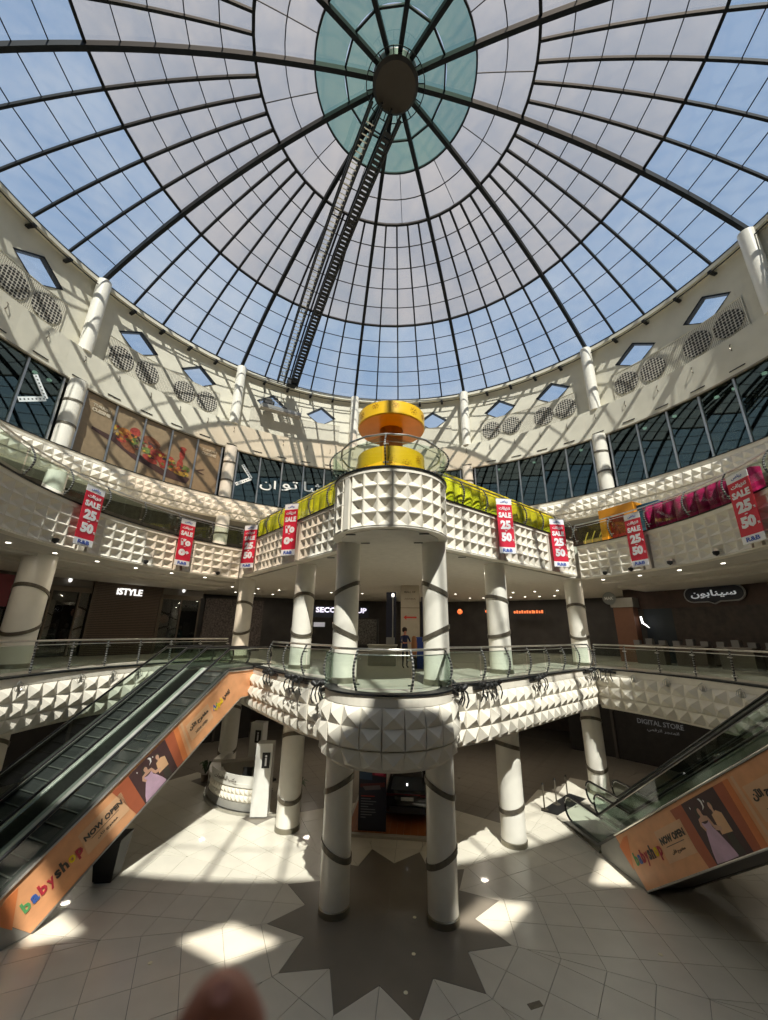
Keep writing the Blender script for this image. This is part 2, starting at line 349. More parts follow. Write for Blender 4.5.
def tile_mesh(w, h, d, convex):
    key = (round(w, 3), h, d, convex)
    if key not in TILE_CACHE:
        b = MB(); s = -d if convex else d; e = 0.008
        e = .003 if convex else e; w2 = w / 2 - e
        # rim, skirt to the back, apex slightly flattened
        vs = [(-w2, 0, e), (w2, 0, e), (w2, 0, h - e), (-w2, 0, h - e), (-w2, 0.04 + (0 if convex else d), e), (w2, 0.04 + (0 if convex else d), e), (w2, 0.04 + (0 if convex else d), h - e), (-w2, 0.04 + (0 if convex else d), h - e)]
        if convex: vs += [(0, s, h / 2)]; fs = [(0, 1, 8), (1, 2, 8), (2, 3, 8), (3, 0, 8)]
        else:
            r = 0.012
            vs += [(0, s, h / 2), (-w2 + r, 0, e + r), (w2 - r, 0, e + r), (w2 - r, 0, h - e - r), (-w2 + r, 0, h - e - r)]
            fs = [(0, 1, 10, 9), (1, 2, 11, 10), (2, 3, 12, 11), (3, 0, 9, 12), (9, 10, 8), (10, 11, 8), (11, 12, 8), (12, 9, 8)]
        fs += [(0, 4, 5, 1), (1, 5, 6, 2), (2, 6, 7, 3), (3, 7, 4, 0)]
        b.add(vs, fs); TILE_CACHE[key] = b.mesh('pyramid_tile', TILEM)
    return TILE_CACHE[key]
def fascia(name, label, path, z0, rows, w, d, convex, top, strips=(), n_max=300, profile=None):
    """rows: list of (height). strips: lengths along the path where a plain joint stands."""
    rt = root(name, label, kind='structure'); L = plen(path); n = max(1, round(L / w)); wi = L / n
    H = sum(rows); prof = profile or [(0, 0)] * (len(rows) + 1); cnt = 0; extra = MB()
    strip_i = set(int(s / wi) for s in strips)
    for i in range(n):
        x, y, nx, ny = at_len(path, (i + .5) * wi); rz = rz_of(nx, ny)
        if i in strip_i:
            b = MB(); b.box(-wi / 2 + .12, wi / 2 - .12, -0.012, 0.25, 0, H); b.obj('joint_strip', TILEM, rt, (x, y, z0), (0, 0, rz)); continue
        z = z0
        for k, h in enumerate(rows):           # from the bottom up
            o0, o1 = prof[k][0], prof[k + 1][0]; tilt = math.atan2(o1 - o0, h)   # outward offsets at the two edges
            me = tile_mesh(wi, h, d, convex); M = Matrix.Translation((x + nx * o0, y + ny * o0, z)) @ Matrix.Rotation(rz, 4, 'Z') @ Matrix.Rotation(tilt, 4, 'X')
            o = bpy.data.objects.new('pyramid_tile', me); col.objects.link(o); o.parent = rt; o.matrix_local = M; cnt += 1
            z += h
    back = 0.30 if not convex else 0.06
    b = MB(); b.band(path, -back - .1, -back, z0 + .0, z0 + H); b.obj('backing', TILEM, rt)
    b = MB(); b.band(path, -0.35, prof[-1][0] + 0.02, z0 + H, z0 + H + top); b.obj('top_band', TILEM, rt)
    b = MB(); b.band(path, -0.35, prof[-1][0] + 0.06, z0 + H + top, z0 + H + top + 0.05); b.obj('coping', DSTEEL, rt)
    b = MB(); b.band(path, -0.45, prof[0][0] - .01, z0 - 0.05, z0); b.obj('bottom_lip', TILEM, rt)
    return rt, n, wi
names3 = {'left ring': 'upper gallery parapet of hollow pyramid tiles on the left of the atrium', 'left wedge': 'upper parapet of hollow tiles on the left side of the central prow',
          'nose': 'rounded upper parapet of hollow pyramid tiles at the tip of the prow', 'right wedge': 'upper parapet of hollow tiles on the right side of the central prow',
          'right ring': 'upper gallery parapet of hollow pyramid tiles on the right of the atrium'}
def az_len(r, a, a0): return r * R_(abs(a - a0))
strips3 = {'left ring': [az_len(L3_RING, -91, -115), az_len(L3_RING, -66.8, -115)], 'right ring': [az_len(L3_RING, 66.6, 51), az_len(L3_RING, 91.5, 51)], 'left wedge': [1.9, 6.9], 'right wedge': [3.9, 8.6], 'nose': [3.15]}
for k, p in paths3.items():
    ring = 'ring' in k; hz = E(3.0) if ring else E(3.12); rows = [0.40] * 4 if ring else [0.445] * 4
    fascia('balcony_parapet', names3[k], p, hz, rows, 0.56 if ring else 0.49, 0.17, False, 0.17 if ring else 0.14, strips3[k])
prof2 = [(-0.12, 0), (0.10, 0), (0.10, 0), (0.0, 0)]
names2 = {k: v.replace('upper', 'lower').replace('hollow', 'raised') for k, v in names3.items()}
for k, p in paths2.items():
    pr = prof2 if 'nose' in k else [(-0.10, 0), (0.06, 0), (0.06, 0), (0.0, 0)]
    fascia('balcony_parapet', names2[k], p, E(-3.42), [0.5, 0.5, 0.5], 0.6 if k != 'nose' else 0.56, 0.17, True, 0.27, (), profile=pr)
bays = [(-105, -75), (-75, -45), (-45, -15), (-15, 15), (15, 45), (45, 75), (75, 105)]
bay_words = ['far left', 'left', 'left of centre', 'centre', 'right of centre', 'right', 'far right']
for (a0, a1), wd_ in zip(bays, bay_words):
    fascia('balcony_parapet', 'top gallery parapet of raised pyramid tiles in the %s bay' % wd_, ring_path(21.9, a0, a1, 16), E(9.1), [0.48] * 3, 0.56, 0.15, True, 0.28, (), profile=[(-0.2, 0), (0.05, 0), (0.08, 0), (0.0, 0)])
MB().arc(21.9, 22.2, E(9.1), E(10.9), 105, 255, 60).obj('balcony_parapet', TILEM, kind='structure', label='plain top gallery parapet on the side behind the viewer')

# ---- slabs (floor on top, ceiling below)
FLOOR2 = mat('gallery_floor', (0.62, 0.59, 0.50), 0.25, var=0.06, coat=0.3)
def slab(label, r_in, z0, z1, wedge=None, cut=True, r_out=28.0, under=None):
    b = MB()
    if cut: b.arc(r_in, r_out, z0, z1 - .03, -115, 115, 92); b.arc(15.7, r_out, z0, z1 - .03, 115, 245, 50)
    else: b.arc(r_in, r_out, z0, z1 - .03, 0, 360, 120)
    b.obj('floor', under or CEIL, kind='structure', label=label + ', underside slab')
    t = MB()
    if cut: t.arc(r_in, r_out, z1 - .03, z1, -115, 115, 92); t.arc(15.7, r_out, z1 - .03, z1, 115, 245, 50)
    else: t.arc(r_in, r_out, z1 - .03, z1, 0, 360, 120)
    t.obj('floor', FLOOR2, kind='structure', label=label + ', polished walking surface')
    if wedge:
        MB().prism(wedge, z0, z1 - .03).obj('floor', CEIL, kind='structure', label=label + ', underside of the prow')
        MB().prism(wedge, z1 - .03, z1).obj('floor', FLOOR2, kind='structure', label=label + ', walking surface of the prow')
def wedge_poly(path_l, nose, path_r, r, inset, az):
    pts = [(x - nx * inset, y - ny * inset) for x, y, nx, ny in path_l[1:-1] or []]
    pl_ = [(path_l[0][0] + 0.3, path_l[0][1] + 0.6)] + pts
    pr_ = [(path_r[0][0], path_r[0][1])]
    ns = [(x - nx * inset, y - ny * inset) for x, y, nx, ny in nose]
    rr = [(x - nx * inset, y - ny * inset) for x, y, nx, ny in path_r[1:-1]] + [(path_r[-1][0] - 0.3, path_r[-1][1] + 0.6)]
    back = [(r * S_(a), r * C_(a)) for a in [az - (2 * az) * i / 24 for i in range(25)]]
    return pl_ + ns + rr + back
W3 = wedge_poly(paths3['left wedge'], paths3['nose'], paths3['right wedge'], 13.05, 0.3, 50.0)
W2 = wedge_poly(paths2['left wedge'], paths2['nose'], paths2['right wedge'], 13.05, 0.3, 50.0)
slab('second gallery', 13.05, E(3.05), E(4.85), W3)
slab('first gallery', 13.05, E(-3.35), E(-1.6), W2)
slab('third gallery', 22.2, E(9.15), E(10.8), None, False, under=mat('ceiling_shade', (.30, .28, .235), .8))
MB().arc(23.9, 28.2, E(18.6), E(19.0), 0, 360, 120).obj('ceiling', CEIL, kind='structure', label='roof slab over the top gallery')
MB().arc(28.0, 28.4, 0, E(19.0), 0, 360, 120).obj('wall_outer', BROWNWALL, kind='structure', label='dark outer wall closing the shop floors')

# ---- bulkhead and drum wall with diamond windows
RB = 22.65
MB().arc(RB, 23.4, E(15.85), E(18.45), 0, 360, 144).obj('wall_bulkhead', DRUM, kind='structure', label='smooth cream band above the top gallery glazing')
MB().arc(RB - .05, RB + .3, E(15.75), E(15.85), 0, 360, 144).obj('trim_1', mat('bronze_trim', (.25, .22, .16), .5), kind='structure', label='thin bronze edge under the cream band')
DZ, DHW, DHH = E(22.1), 1.6, 1.15
dia = [30 * k + s for k in range(12) for s in (-6.3, 6.3)]
def dh(az):
    for c in dia:
        d = abs((az - c + 180) % 360 - 180) * R_(1) * 23.45
        if d < DHW: return DHH * (1 - d / DHW)
    return 0.0
marks = sorted(set([round(x, 4) for k in range(0, 121) for x in [k * 3.0]] + [round((c + s * DHW / R_(1) / 23.45) % 360, 4) for c in dia for s in (-1, 0, 1)]))
RW_ = 23.45; zb, zt = E(18.3), E(25.05)
wb = MB()
for i in range(len(marks)):
    a0 = marks[i]; a1 = marks[(i + 1) % len(marks)] + (360 if i == len(marks) - 1 else 0)
    if a1 - a0 < 0.01: continue
    h0, h1 = dh(a0), dh(a1 % 360)
    if h0 < 1e-3 and h1 < 1e-3: wb.arc(RW_, RW_ + .35, zb, zt, a0, a1, 1); continue
    def Pt(a, r, z): return (r * S_(a), r * C_(a), z)
    for (q0, q1, p0, p1) in ((zb, zb, DZ - h0, DZ - h1), (DZ + h0, DZ + h1, zt, zt)):
        vs = [Pt(a0, RW_, q0), Pt(a1, RW_, q1), Pt(a1, RW_, p1), Pt(a0, RW_, p0), Pt(a0, RW_ + .35, q0), Pt(a1, RW_ + .35, q1), Pt(a1, RW_ + .35, p1), Pt(a0, RW_ + .35, p0)]
        wb.add(vs, [(0, 1, 2, 3), (4, 7, 6, 5), (0, 4, 5, 1), (3, 2, 6, 7)])
wb.obj('wall_drum', DRUM, kind='structure', label='cream drum wall under the glass dome with diamond windows')
wn = 0
for c in dia:
    cc = (c + 180) % 360 - 180
    if abs(cc) > 110: continue
    wn += 1
    w = root('window_%d' % wn, 'diamond window in the drum wall', kind='structure'); M = face_in(cc, RW_, DZ); w.matrix_world = M
    ring = MB(); q = [(-DHW, 0), (0, DHH), (DHW, 0), (0, -DHH)]
    for i in range(4):
        x0, z0 = q[i]; x1, z1 = q[(i + 1) % 4]; s = 0.9
        t = 0.12 if i < 2 else 0.05
        vs = [(x0, -.06, z0), (x1, -.06, z1), (x1 * (1 - t), -.06, z1 * (1 - t)), (x0 * (1 - t), -.06, z0 * (1 - t))]
        ring.add(vs + [(x, .3, z) for x, y, z in vs], [(0, 1, 2, 3), (7, 6, 5, 4), (0, 4, 5, 1), (2, 6, 7, 3), (1, 5, 6, 2), (0, 3, 7, 4)])
    ring.obj('window_frame', DSTEEL, w)
    pb = MB(); pb.add([(x, .12, z) for x, z in q], [(0, 1, 2, 3)]); pb.obj('pane', G_OUT, w)
# perforated acoustic panels with round grilles, four per bay where the photo shows them
for k in range(-3, 4):
    a = 30 * k
    pr_ = root('acoustic_panel', 'perforated cream panel %s under the diamond windows' % {-3: 'at the far left edge', -2: 'left, between the two leftmost drum columns', -1: 'behind the hanging cradle', 0: 'behind the yellow discs', 1: 'just right of the yellow discs', 2: 'right, above the dark glazing', 3: 'at the far right edge'}[k], 'wall panel')
    b = MB(); n = 22
    for i in range(n + 1):
        aa = a - 11.3 + 22.6 * i / n
        for z in (E(18.6), E(21.25)): b.v.append(((RW_ - .07) * S_(aa), (RW_ - .07) * C_(aa), z))
    b.uv = [((i // 2) * 22.6 / n * R_(1) * RW_, (i % 2) * 2.65) for i in range(2 * (n + 1))]
    b.f = [(2 * i, 2 * i + 2, 2 * i + 3, 2 * i + 1) for i in range(n)]; b.obj('perforated_sheet', PERF, pr_)
    e = MB()
    for z in (E(18.6), E(21.25)): e.tube([((RW_ - .07) * S_(a - 11.3 + 22.6 * i / n), (RW_ - .07) * C_(a - 11.3 + 22.6 * i / n), z) for i in range(n + 1)], 0.03, 4)
    e.obj('edge_trim', DRUM, pr_)
    if k not in (0, -1):
        for s in (-8.7, -3.8, 3.8, 8.7):
            g_ = MB(); m = 28; g_.v = [(0, -.03, 0)] + [(.93 * math.cos(2 * math.pi * i / m), -.03, .93 * math.sin(2 * math.pi * i / m)) for i in range(m)]
            g_.f = [(0, 1 + i, 1 + (i + 1) % m) for i in range(m)]; g_.uv = [(v[0] + 5, v[2] + 5) for v in g_.v]
            o = g_.obj('round_grille', GRIL, pr_); o.matrix_world = face_in(a + s, RW_ - .1, E(19.93))
# small wall hooks on the cream band
for i in range(-17, 18):
    a = i * 6 + 3; b = MB(); b.tube([(0, 0, .25), (0, -.12, .1), (0, -.12, -.15), (0, 0, -.25)], 0.03, 5)
    o = b.obj('wall_hook', BAND); o.matrix_world = face_in(a, RB, E(17.75)); tag(o, 'small dark hook on the cream band above the top glazing', 'hook', 'hooks on the cream band')
    b = MB(); b.box(-.45, .45, -.05, -.012, 0, .06); o = b.obj('air_slot', BLACK); o.matrix_world = face_in(a, RB, E(16.15)); tag(o, 'thin black air slot low on the cream band above the top glazing', 'air vent', 'air slots on the cream band')

# ---- dome
dome = root('glass_dome', 'shallow glass dome with black steel ribs over the atrium', kind='structure')
SR = 43.46; ZC = E(31.9) - SR
def D(th, az, dr=0.0): r = SR + dr; return Vector((r * S_(th) * S_(az), r * S_(th) * C_(az), ZC + r * C_(th)))
TH = [1.9, 4.05, 6.35] + [6.35 + 2.22 * i for i in (1, 2)] + [10.79 + 2.245 * i for i in range(1, 6)] + [22.015 + 2.13 * i for i in range(1, 6)]
TH = [1.9, 4.05, 6.35, 8.57, 10.79, 13.03, 15.28, 17.52, 19.77, 22.01, 24.14, 26.27, 28.4, 30.5, 32.64]
def rib(az, t0, t1, w, d, name):
    n = max(4, int((t1 - t0) / 1.5)); th = [t0 + (t1 - t0) * i / n for i in range(n + 1)]
    side = Vector((C_(az), -S_(az), 0)); pts = [D(t, az, 0.02) for t in th]; ups = [(p - Vector((0, 0, ZC))).normalized() for p in pts]
    MB().beam(pts, [side] * len(pts), ups, w, d).obj(name, RIBM, dome)
def hoop(t, w, d, name, n=60, off=0):
    pts = []; 
    b = MB(); vs = []; fs = []
    for i in range(n):
        a = off + 15 + 360 * i / n; u = (D(t, a) - Vector((0, 0, ZC))).normalized(); tt = Vector((C_(t) * S_(a), C_(t) * C_(a), -S_(t)))
        p = D(t, a, 0.02); vs += [p - tt * w / 2, p + tt * w / 2, p + tt * w / 2 - u * d, p - tt * w / 2 - u * d]
    for i in range(n):
        j = (i + 1) % n
        for k in range(4): fs.append((i * 4 + k, i * 4 + (k + 1) % 4, j * 4 + (k + 1) % 4, j * 4 + k))
    b.add(vs, fs); b.obj(name, RIBM, dome)
for k in range(60):
    az = 15 + 6 * k
    if k % 5 == 0: rib(az, 1.7, 32.8, 0.25, 0.42, 'main_rib')
    else: rib(az, 10.79, 32.8, 0.13, 0.22, 'secondary_rib')
for k in range(12): rib(30 * k, 6.35, 10.79, 0.035, 0.06, 'glazing_bar')
for i, t in enumerate(TH[1:], 1):
    big = i in (4, 9, 14)
    hoop(t, 0.16 if big else 0.10 if i in (1, 2) else 0.055, 0.22 if big else 0.16 if i in (1, 2) else 0.07, 'main_hoop' if big else 'glazing_hoop', 12 if i in (1,) else 60)
hb = MB(); hb.lathe(0, 0, [(0.0001, E(31.05)), (1.2, E(31.1)), (1.38, E(31.25)), (1.38, E(31.95)), (0.6, E(32.3)), (0.0001, E(32.35))], 32)
hb.obj('hub', mat('hub_bronze', (0.035, 0.028, 0.02), .5, .3), dome)
hr = MB(); hr.tube([(1.75 * S_(a), 1.75 * C_(a), E(31.2)) for a in range(0, 360, 10)], 0.03, 5, True)
for a in range(0, 360, 30): hr.tube([(1.3 * S_(a), 1.3 * C_(a), E(31.3)), (1.75 * S_(a), 1.75 * C_(a), E(31.2))], 0.03, 4)
hr.obj('hub_rail', DSTEEL, dome)
panes = []
for i in range(len(TH) - 1):
    t0, t1 = TH[i], TH[i + 1]; nn = 12 if i < 2 else 24 if i < 4 else 60; m = G_OCU if i < 2 else G_MID if i < 9 else G_OUT
    for k in range(nn):
        a0 = 15 + 360 / nn * k; a1 = a0 + 360 / nn; c = D((t0 + t1) / 2, (a0 + a1) / 2); panes.append((t0, t1, a0, a1, m, c, nn))
def pane_area(p):
    q = []
    for t, a in ((p[0], p[2]), (p[0], p[3]), (p[1], p[3]), (p[1], p[2])):
        v = cam.matrix_world.inverted() @ D(t, a)
        if v.z > -0.5: return 0
        q.append((385.66 * v.x / -v.z, 385.66 * v.y / -v.z))
    if sum(q_[0] for q_ in q) / 4 > 400 or sum(q_[0] for q_ in q) / 4 < -400 or sum(q_[1] for q_ in q) / 4 > 530: return 0
    return 0.5 * abs(sum(q[i][0] * q[(i + 1) % 4][1] - q[(i + 1) % 4][0] * q[i][1] for i in range(4)))
panes.sort(key=lambda p: -pane_area(p)); restm = {}
for i, (t0, t1, a0, a1, m, c, nn) in enumerate(panes):
    ns = 5 if nn == 12 and t0 > 4 else 1
    q = [D(t0, a0 + (a1 - a0) * j / ns) for j in range(ns + 1)] + [D(t1, a1 - (a1 - a0) * j / ns) for j in range(ns + 1)]
    if i < 299: b = MB(); b.add([v - c for v in q], [tuple(range(len(q)))]); b.obj('pane', m, dome, c)
    else: restm.setdefault(m.name, (m, MB()))[1].add(q, [tuple(range(len(q)))])
for m, b in restm.values(): b.obj('far_panes', m, dome, kind='stuff')
# rim below the glass: cream ring beam, black pipe rail on brackets
MB().arc(22.98, 23.5, E(24.40), E(24.68), 0, 360, 144).obj('trim_2', DRUM, kind='structure', label='cream ring beam carrying the dome edge')
MB().arc(23.18, 23.25, E(24.78), E(24.98), 0, 360, 144).obj('trim_3', DSTEEL, kind='structure', label='black edge strip at the foot of the dome glass')
pr_ = root('rim_pipe', 'thin black pipe on brackets running round below the dome edge', kind='structure')
b = MB(); b.tube([(22.85 * S_(a), 22.85 * C_(a), E(24.05)) for a in range(0, 360, 3)], 0.045, 5, True); b.obj('pipe_run', DSTEEL, pr_)
for k in range(-20, 20):
    b = MB(); b.box(-.11, .11, -.66, 0, -.08, .08); o = b.obj('bracket', DSTEEL, pr_); o.matrix_world = face_in(6 * k + 3, RW_, E(24.15))

# ---- maintenance gantry under the dome
ga = root('maintenance_gantry', 'black curved ladder gantry hanging under the dome from hub to rim', 'gantry')
def gpt(t, side, dr): p = D(t, -33.5, dr); return p + Vector((C_(-33.5), -S_(-33.5), 0)) * side
ths = [1.2 + 30.6 * i / 34 for i in range(35)]
for sd, nm in ((0.55, 'near_truss'), (-0.75, 'far_truss')):
    b = MB()
    for s2, dr in ((-.33, -0.9), (.33, -0.9), (-.33, -1.45), (.33, -1.45)):
        pts = [gpt(t, sd + s2, dr) for t in ths]; u = [Vector((0, 0, 1))] * 35; b.beam(pts, [Vector((C_(-33.5), -S_(-33.5), 0))] * 35, u, .12, .16)
    b.obj(nm + '_chords', DSTEEL, ga)
    r = MB()
    for i in range(64):
        t = 2.6 + 29 * i / 63; p = gpt(t, sd, -1.45)
        M = Matrix.Translation(p) @ Matrix.Rotation(R_(33.5), 4, 'Z') @ Matrix.Rotation(R_(-t), 4, 'X'); r.mbox(M, .7, .24 if sd > 0 else .06, .05)
        if i % 3 == 0: r.tube([gpt(t, sd + .22, -.9), gpt(min(t + .9, 32), sd + .22, -1.45)], .025, 4)
    r.obj(nm + '_rungs', DSTEEL if sd > 0 else STEEL, ga)
for t in (3, 10.8, 22, 31):
    b = MB(); b.tube([gpt(t, -.95, -1.2), gpt(t, .75, -1.2)], .05, 5)
    for s in (.55, -.75): b.tube([gpt(t, s, -1.25), gpt(t, s, -.2)], .04, 5)
    b.obj('hanger', DSTEEL, ga)
MB().mbox(Matrix.Translation(gpt(31.6, 0.3, -1.2)) @ Matrix.Rotation(R_(33.5), 4, 'Z'), 0.9, .7, .7).obj('trolley', DSTEEL, ga)
# ---- cradle hanging at the drum wall
cr_ = root('window_cleaning_cradle', 'steel window cleaning cradle hanging on the drum wall left of the yellow discs', 'cradle'); cr_.matrix_world = face_in(-34.5, 22.55, E(20.9))
b = MB(); b.box(-2.0, 2.0, -.35, .35, 0, .12); b.obj('deck', mat('cradle_grey', (.35, .33, .30), .5), cr_)
b = MB(); b.box(-2.0, 2.0, -.38, -.34, .10, .42); b.obj('kick_plate', STEEL, cr_)
b = MB()
for x in (-2, -1, -.4, .6, 2): b.tube([(x, -.35, .1), (x, -.35, 1.05)], .025, 5)
for x in (-2, -1): b.tube([(x, .35, .1), (x, .35, 1.2)], .025, 5)
b.tube([(-2, -.35, 1.05), (-.4, -.35, 1.05)], .03, 5); b.tube([(-2, .35, 1.05), (2, .35, 1.05)], .03, 5); b.obj('guard_rail', STEEL, cr_)
b = MB(); b.box(-1.75, -.75, -.25, .25, .12, .95); b.box(-1.6, -.95, -.2, .2, .95, 1.2); b.obj('hoist_motor', BLACK, cr_)
for x in (-1.8, 1.8): b = MB(); b.tube([(x, .0, .1), (x, .3, 3.3)], .02, 4); b.obj('cable', BLACK, cr_)

# ================================================================== COLUMNS
def column(name, label, x, y, r, z0, z1, bands, hi, group=None, base=True, tilt=0.5):
    """bands: heights; hi: direction (dx, dy) in which the first band is high, alternating"""
    rt = root(name, label, 'column', (x, y, z0), group=group)
    b = MB(); b.lathe(0, 0, [(r, 0), (r, z1 - z0)], 32); b.obj('shaft', COLM, rt)
    for i, zb_ in enumerate(bands):
        s = tilt * (1 if i % 2 == 0 else -1); m = 32; q = MB()
        for k in range(m):
            a = 2 * math.pi * k / m; dx, dy = math.cos(a), math.sin(a); zz = zb_ - z0 + s * r * (dx * hi[0] + dy * hi[1])
            for rr, dz in ((r - .01, -.075), (r + .035, -.075), (r + .035, .075), (r - .01, .075)): q.v.append((rr * dx, rr * dy, zz + dz))
        for k in range(m):
            j = (k + 1) % m
            for c in range(4): q.f.append((k * 4 + c, j * 4 + c, j * 4 + (c + 1) % 4, k * 4 + (c + 1) % 4))
        q.obj('steel_band', BAND, rt)
    if base: b = MB(); b.lathe(0, 0, [(r + .03, 0), (r + .03, .16), (r, .18)], 32); b.obj('base_ring', mat('base_steel', (.30, .28, .22), .35, .8), rt)
    return rt
c1 = [('left front', -1.55, -.6, .43, (1, 0)), ('right front', 1.55, -.6, .43, (-1, 0)), ('left inner', -4.45, 3.85, .47, (.35, -.9)), ('right inner', 4.45, 3.85, .47, (-.5, -.3)), ('left gallery', -9.9, 9.4, .48, (.1, -.9)), ('right gallery', 9.9, 9.4, .48, (-.3, -.8)),
      ('far left gallery', -15.75, 1.1, .62, (.3, -.9)), ('far right gallery', 15.75, 1.1, .62, (-.3, -.9))]
desc = {'left front': 'under the prow tip, left one of the front pair', 'right front': 'under the prow tip, right one of the front pair', 'left inner': 'left of the front pair, behind the information desk side',
        'right inner': 'right of the front pair under the prow', 'left gallery': 'behind the left escalator top', 'right gallery': 'right, beside the escalator foot', 'far left gallery': 'at the left picture edge', 'far right gallery': 'beyond the right picture edge'}
for nm, x, y, r, hi in c1:
    near = 'front' in nm
    column('round_column', 'white round column on the ground floor, ' + desc[nm], x, y, r, 0.0, E(-3.3), [3.15, 1.45] if near else [3.3, 1.25], hi)
    column('round_column', 'white round column on the first gallery, ' + {'left front': 'left one at the prow tip', 'right front': 'right one at the prow tip', 'left inner': 'second from the prow tip on the left', 'right inner': 'second from the prow tip on the right', 'left gallery': 'at the inner corner by the left escalator top', 'right gallery': 'at the inner corner on the right', 'far left gallery': 'leaning large at the left picture edge', 'far right gallery': 'beyond the right picture edge'}[nm],
           x, y, r, 6.0, E(3.1), [9.05, 7.6], hi)
for k in range(12):
    a = 15 + 30 * k; x, y = 22.95 * S_(a), 22.95 * C_(a); aa = (a + 180) % 360 - 180
    wv = {-105: 'past the left edge', -75: 'leftmost in view', -45: 'second from the left', -15: 'left of the yellow discs', 15: 'right of the yellow discs', 45: 'on the right', 75: 'at the right picture edge', 105: 'past the right edge'}.get(int(round(aa)), 'behind the viewer, %d degrees round' % int(aa % 360))
    ib = 22.55
    column('round_column', 'white column against the drum wall under the dome, ' + wv, x, y, .45, E(18.4), E(24.7), [], (.2, -.5), base=False, tilt=.15)
    if abs(aa) < 110:
        column('round_column', 'white banded column between the top gallery panes, ' + wv, ib * S_(a), ib * C_(a), .52, 18.4, E(15.85), [20.1, 21.9], (.2, -.5), base=True, tilt=.2)
        column('round_column', 'white column on the second gallery floor, ' + wv, 22.0 * S_(a), 22.0 * C_(a), .55, E(4.85), E(9.15), [14.0, 15.3], (.2, -.5), base=True, tilt=.2)

# ================================================================== RAILINGS
def railing(label, path, z, h=1.08, step=1.35, curved=0.22, mid=True, posts=True):
    rt = root('glass_railing', label, 'railing'); L = plen(path)
    n = max(1, round(L / step)); w = L / n
    b = MB(); b.tube([(p[0] + p[2] * -.12, p[1] + p[3] * -.12, z + h) for p in [at_len(path, L * i / max(2, 3 * n)) for i in range(max(2, 3 * n) + 1)]], 0.035, 8); b.sm = True; b.obj('handrail', STEEL, rt)
    if mid: b = MB(); b.tube([(p[0] + p[2] * -.10, p[1] + p[3] * -.10, z + .93) for p in [at_len(path, L * i / max(2, 2 * n)) for i in range(max(2, 2 * n) + 1)]], 0.014, 5); b.obj('glass_clamp_rail', STEEL, rt)
    for i in range(n):
        x, y, nx, ny = at_len(path, (i + .5) * w); b = MB(); b.box(-w / 2 + .04, w / 2 - .04, -.006, .006, 0.08, .95); b.obj('glass_panel', G_RAIL, rt, (x - nx * .10, y - ny * .10, z), (0, 0, rz_of(nx, ny)))
    if posts:
        for i in range(n + 1):
            x, y, nx, ny = at_len(path, min(i * w, L - .02)); rz = rz_of(nx, ny); b = MB(); pts = []
            for k in range(9):
                t = k / 8; off = curved * math.sin(math.pi * t) * .8 - .10 - .04 * t; pts.append((0, -off, t * h * 1.0))
            b.beam(pts, [Vector((1, 0, 0))] * 9, [Vector((0, 1, 0))] * 9, .05, .05); b.obj('curved_post', POSTM, rt, (x, y, z), (0, 0, rz))
            c = MB(); c.box(-.09, .09, -.02, .03, .80, .84); c.box(-.09, .09, -.02, .03, .14, .18); c.obj('glass_clamp', STEEL, rt, (x - nx * .08, y - ny * .08, z), (0, 0, rz))
    return rt
z2, z3, z4 = 6.05, E(4.93), E(10.93)
def sub(path, s0, s1, n=24): return [at_len(path, s0 + (s1 - s0) * i / n) for i in range(n + 1)]
railing('glass railing with steel handrail along the first gallery on the left', paths2['left ring'], z2, step=1.6, curved=.0)
railing('glass railing with steel handrail along the first gallery on the right', paths2['right ring'], z2, step=1.6, curved=.0)
lw2 = paths2['left wedge']; rw2 = paths2['right wedge']
railing('glass railing on the first gallery between the left escalator and the prow tip', sub(lw2, 6.2, plen(lw2)), z2, step=1.7)
railing('glass railing with curved posts on the first gallery, right side of the prow', rw2, z2, step=1.6)
railing('bowed glass railing round the tip of the first gallery prow', paths2['nose'], z2, step=1.5, curved=.25)
railing('bowed glass railing round the second gallery prow tip before the yellow discs', paths3['nose'], E(5.1), h=1.2, step=2.4, curved=.5)
railing('glass railing in front of the yellow wrap, left side of the second gallery prow', paths3['left wedge'], E(5.1), step=1.6)
railing('glass railing in front of the yellow wrap, right side of the second gallery prow', paths3['right wedge'], E(5.1), step=1.6)
railing('glass railing with thin posts on the second gallery, left ring', paths3['left ring'], z3, step=2.0, curved=.3)
railing('glass railing with thin posts on the second gallery, right ring', paths3['right ring'], z3, step=2.0, curved=.3)

# black spotlight clusters on curled arms along the prow edge
def cluster(label, x, y, nx, ny, z, n):
    rt = root('spotlight_cluster', label, 'spotlights', (x, y, z), rz_of(nx, ny))
    for i in range(n):
        ox = (i - (n - 1) / 2) * .24; b = MB(); k = .8 + .4 * random.random(); dz = random.uniform(-.05, .08)
        b.tube([(ox * .5, .1, .1), (ox * .7, -.15, .2 + dz), (ox, -.3 * k, .08), (ox * 1.1, -.32 * k, -.12), (ox * 1.15, -.22 * k, -.32)], [.03, .03, .028, .026, .02], 6); b.obj('curled_arm', BLACK, rt)
        h_ = MB(); h_.lathe(0, 0, [(.05, -.1), (.075, -.06), (.075, .08), (.04, .12)], 10); o = h_.obj('lamp_head', BLACK, rt, (ox, -.22, .16 + dz), (R_(60), 0, random.uniform(-.6, .6)))
    MB().box(-.12 * n, .12 * n, .0, .08, .02, .12).obj('mounting_bar', BLACK, rt)
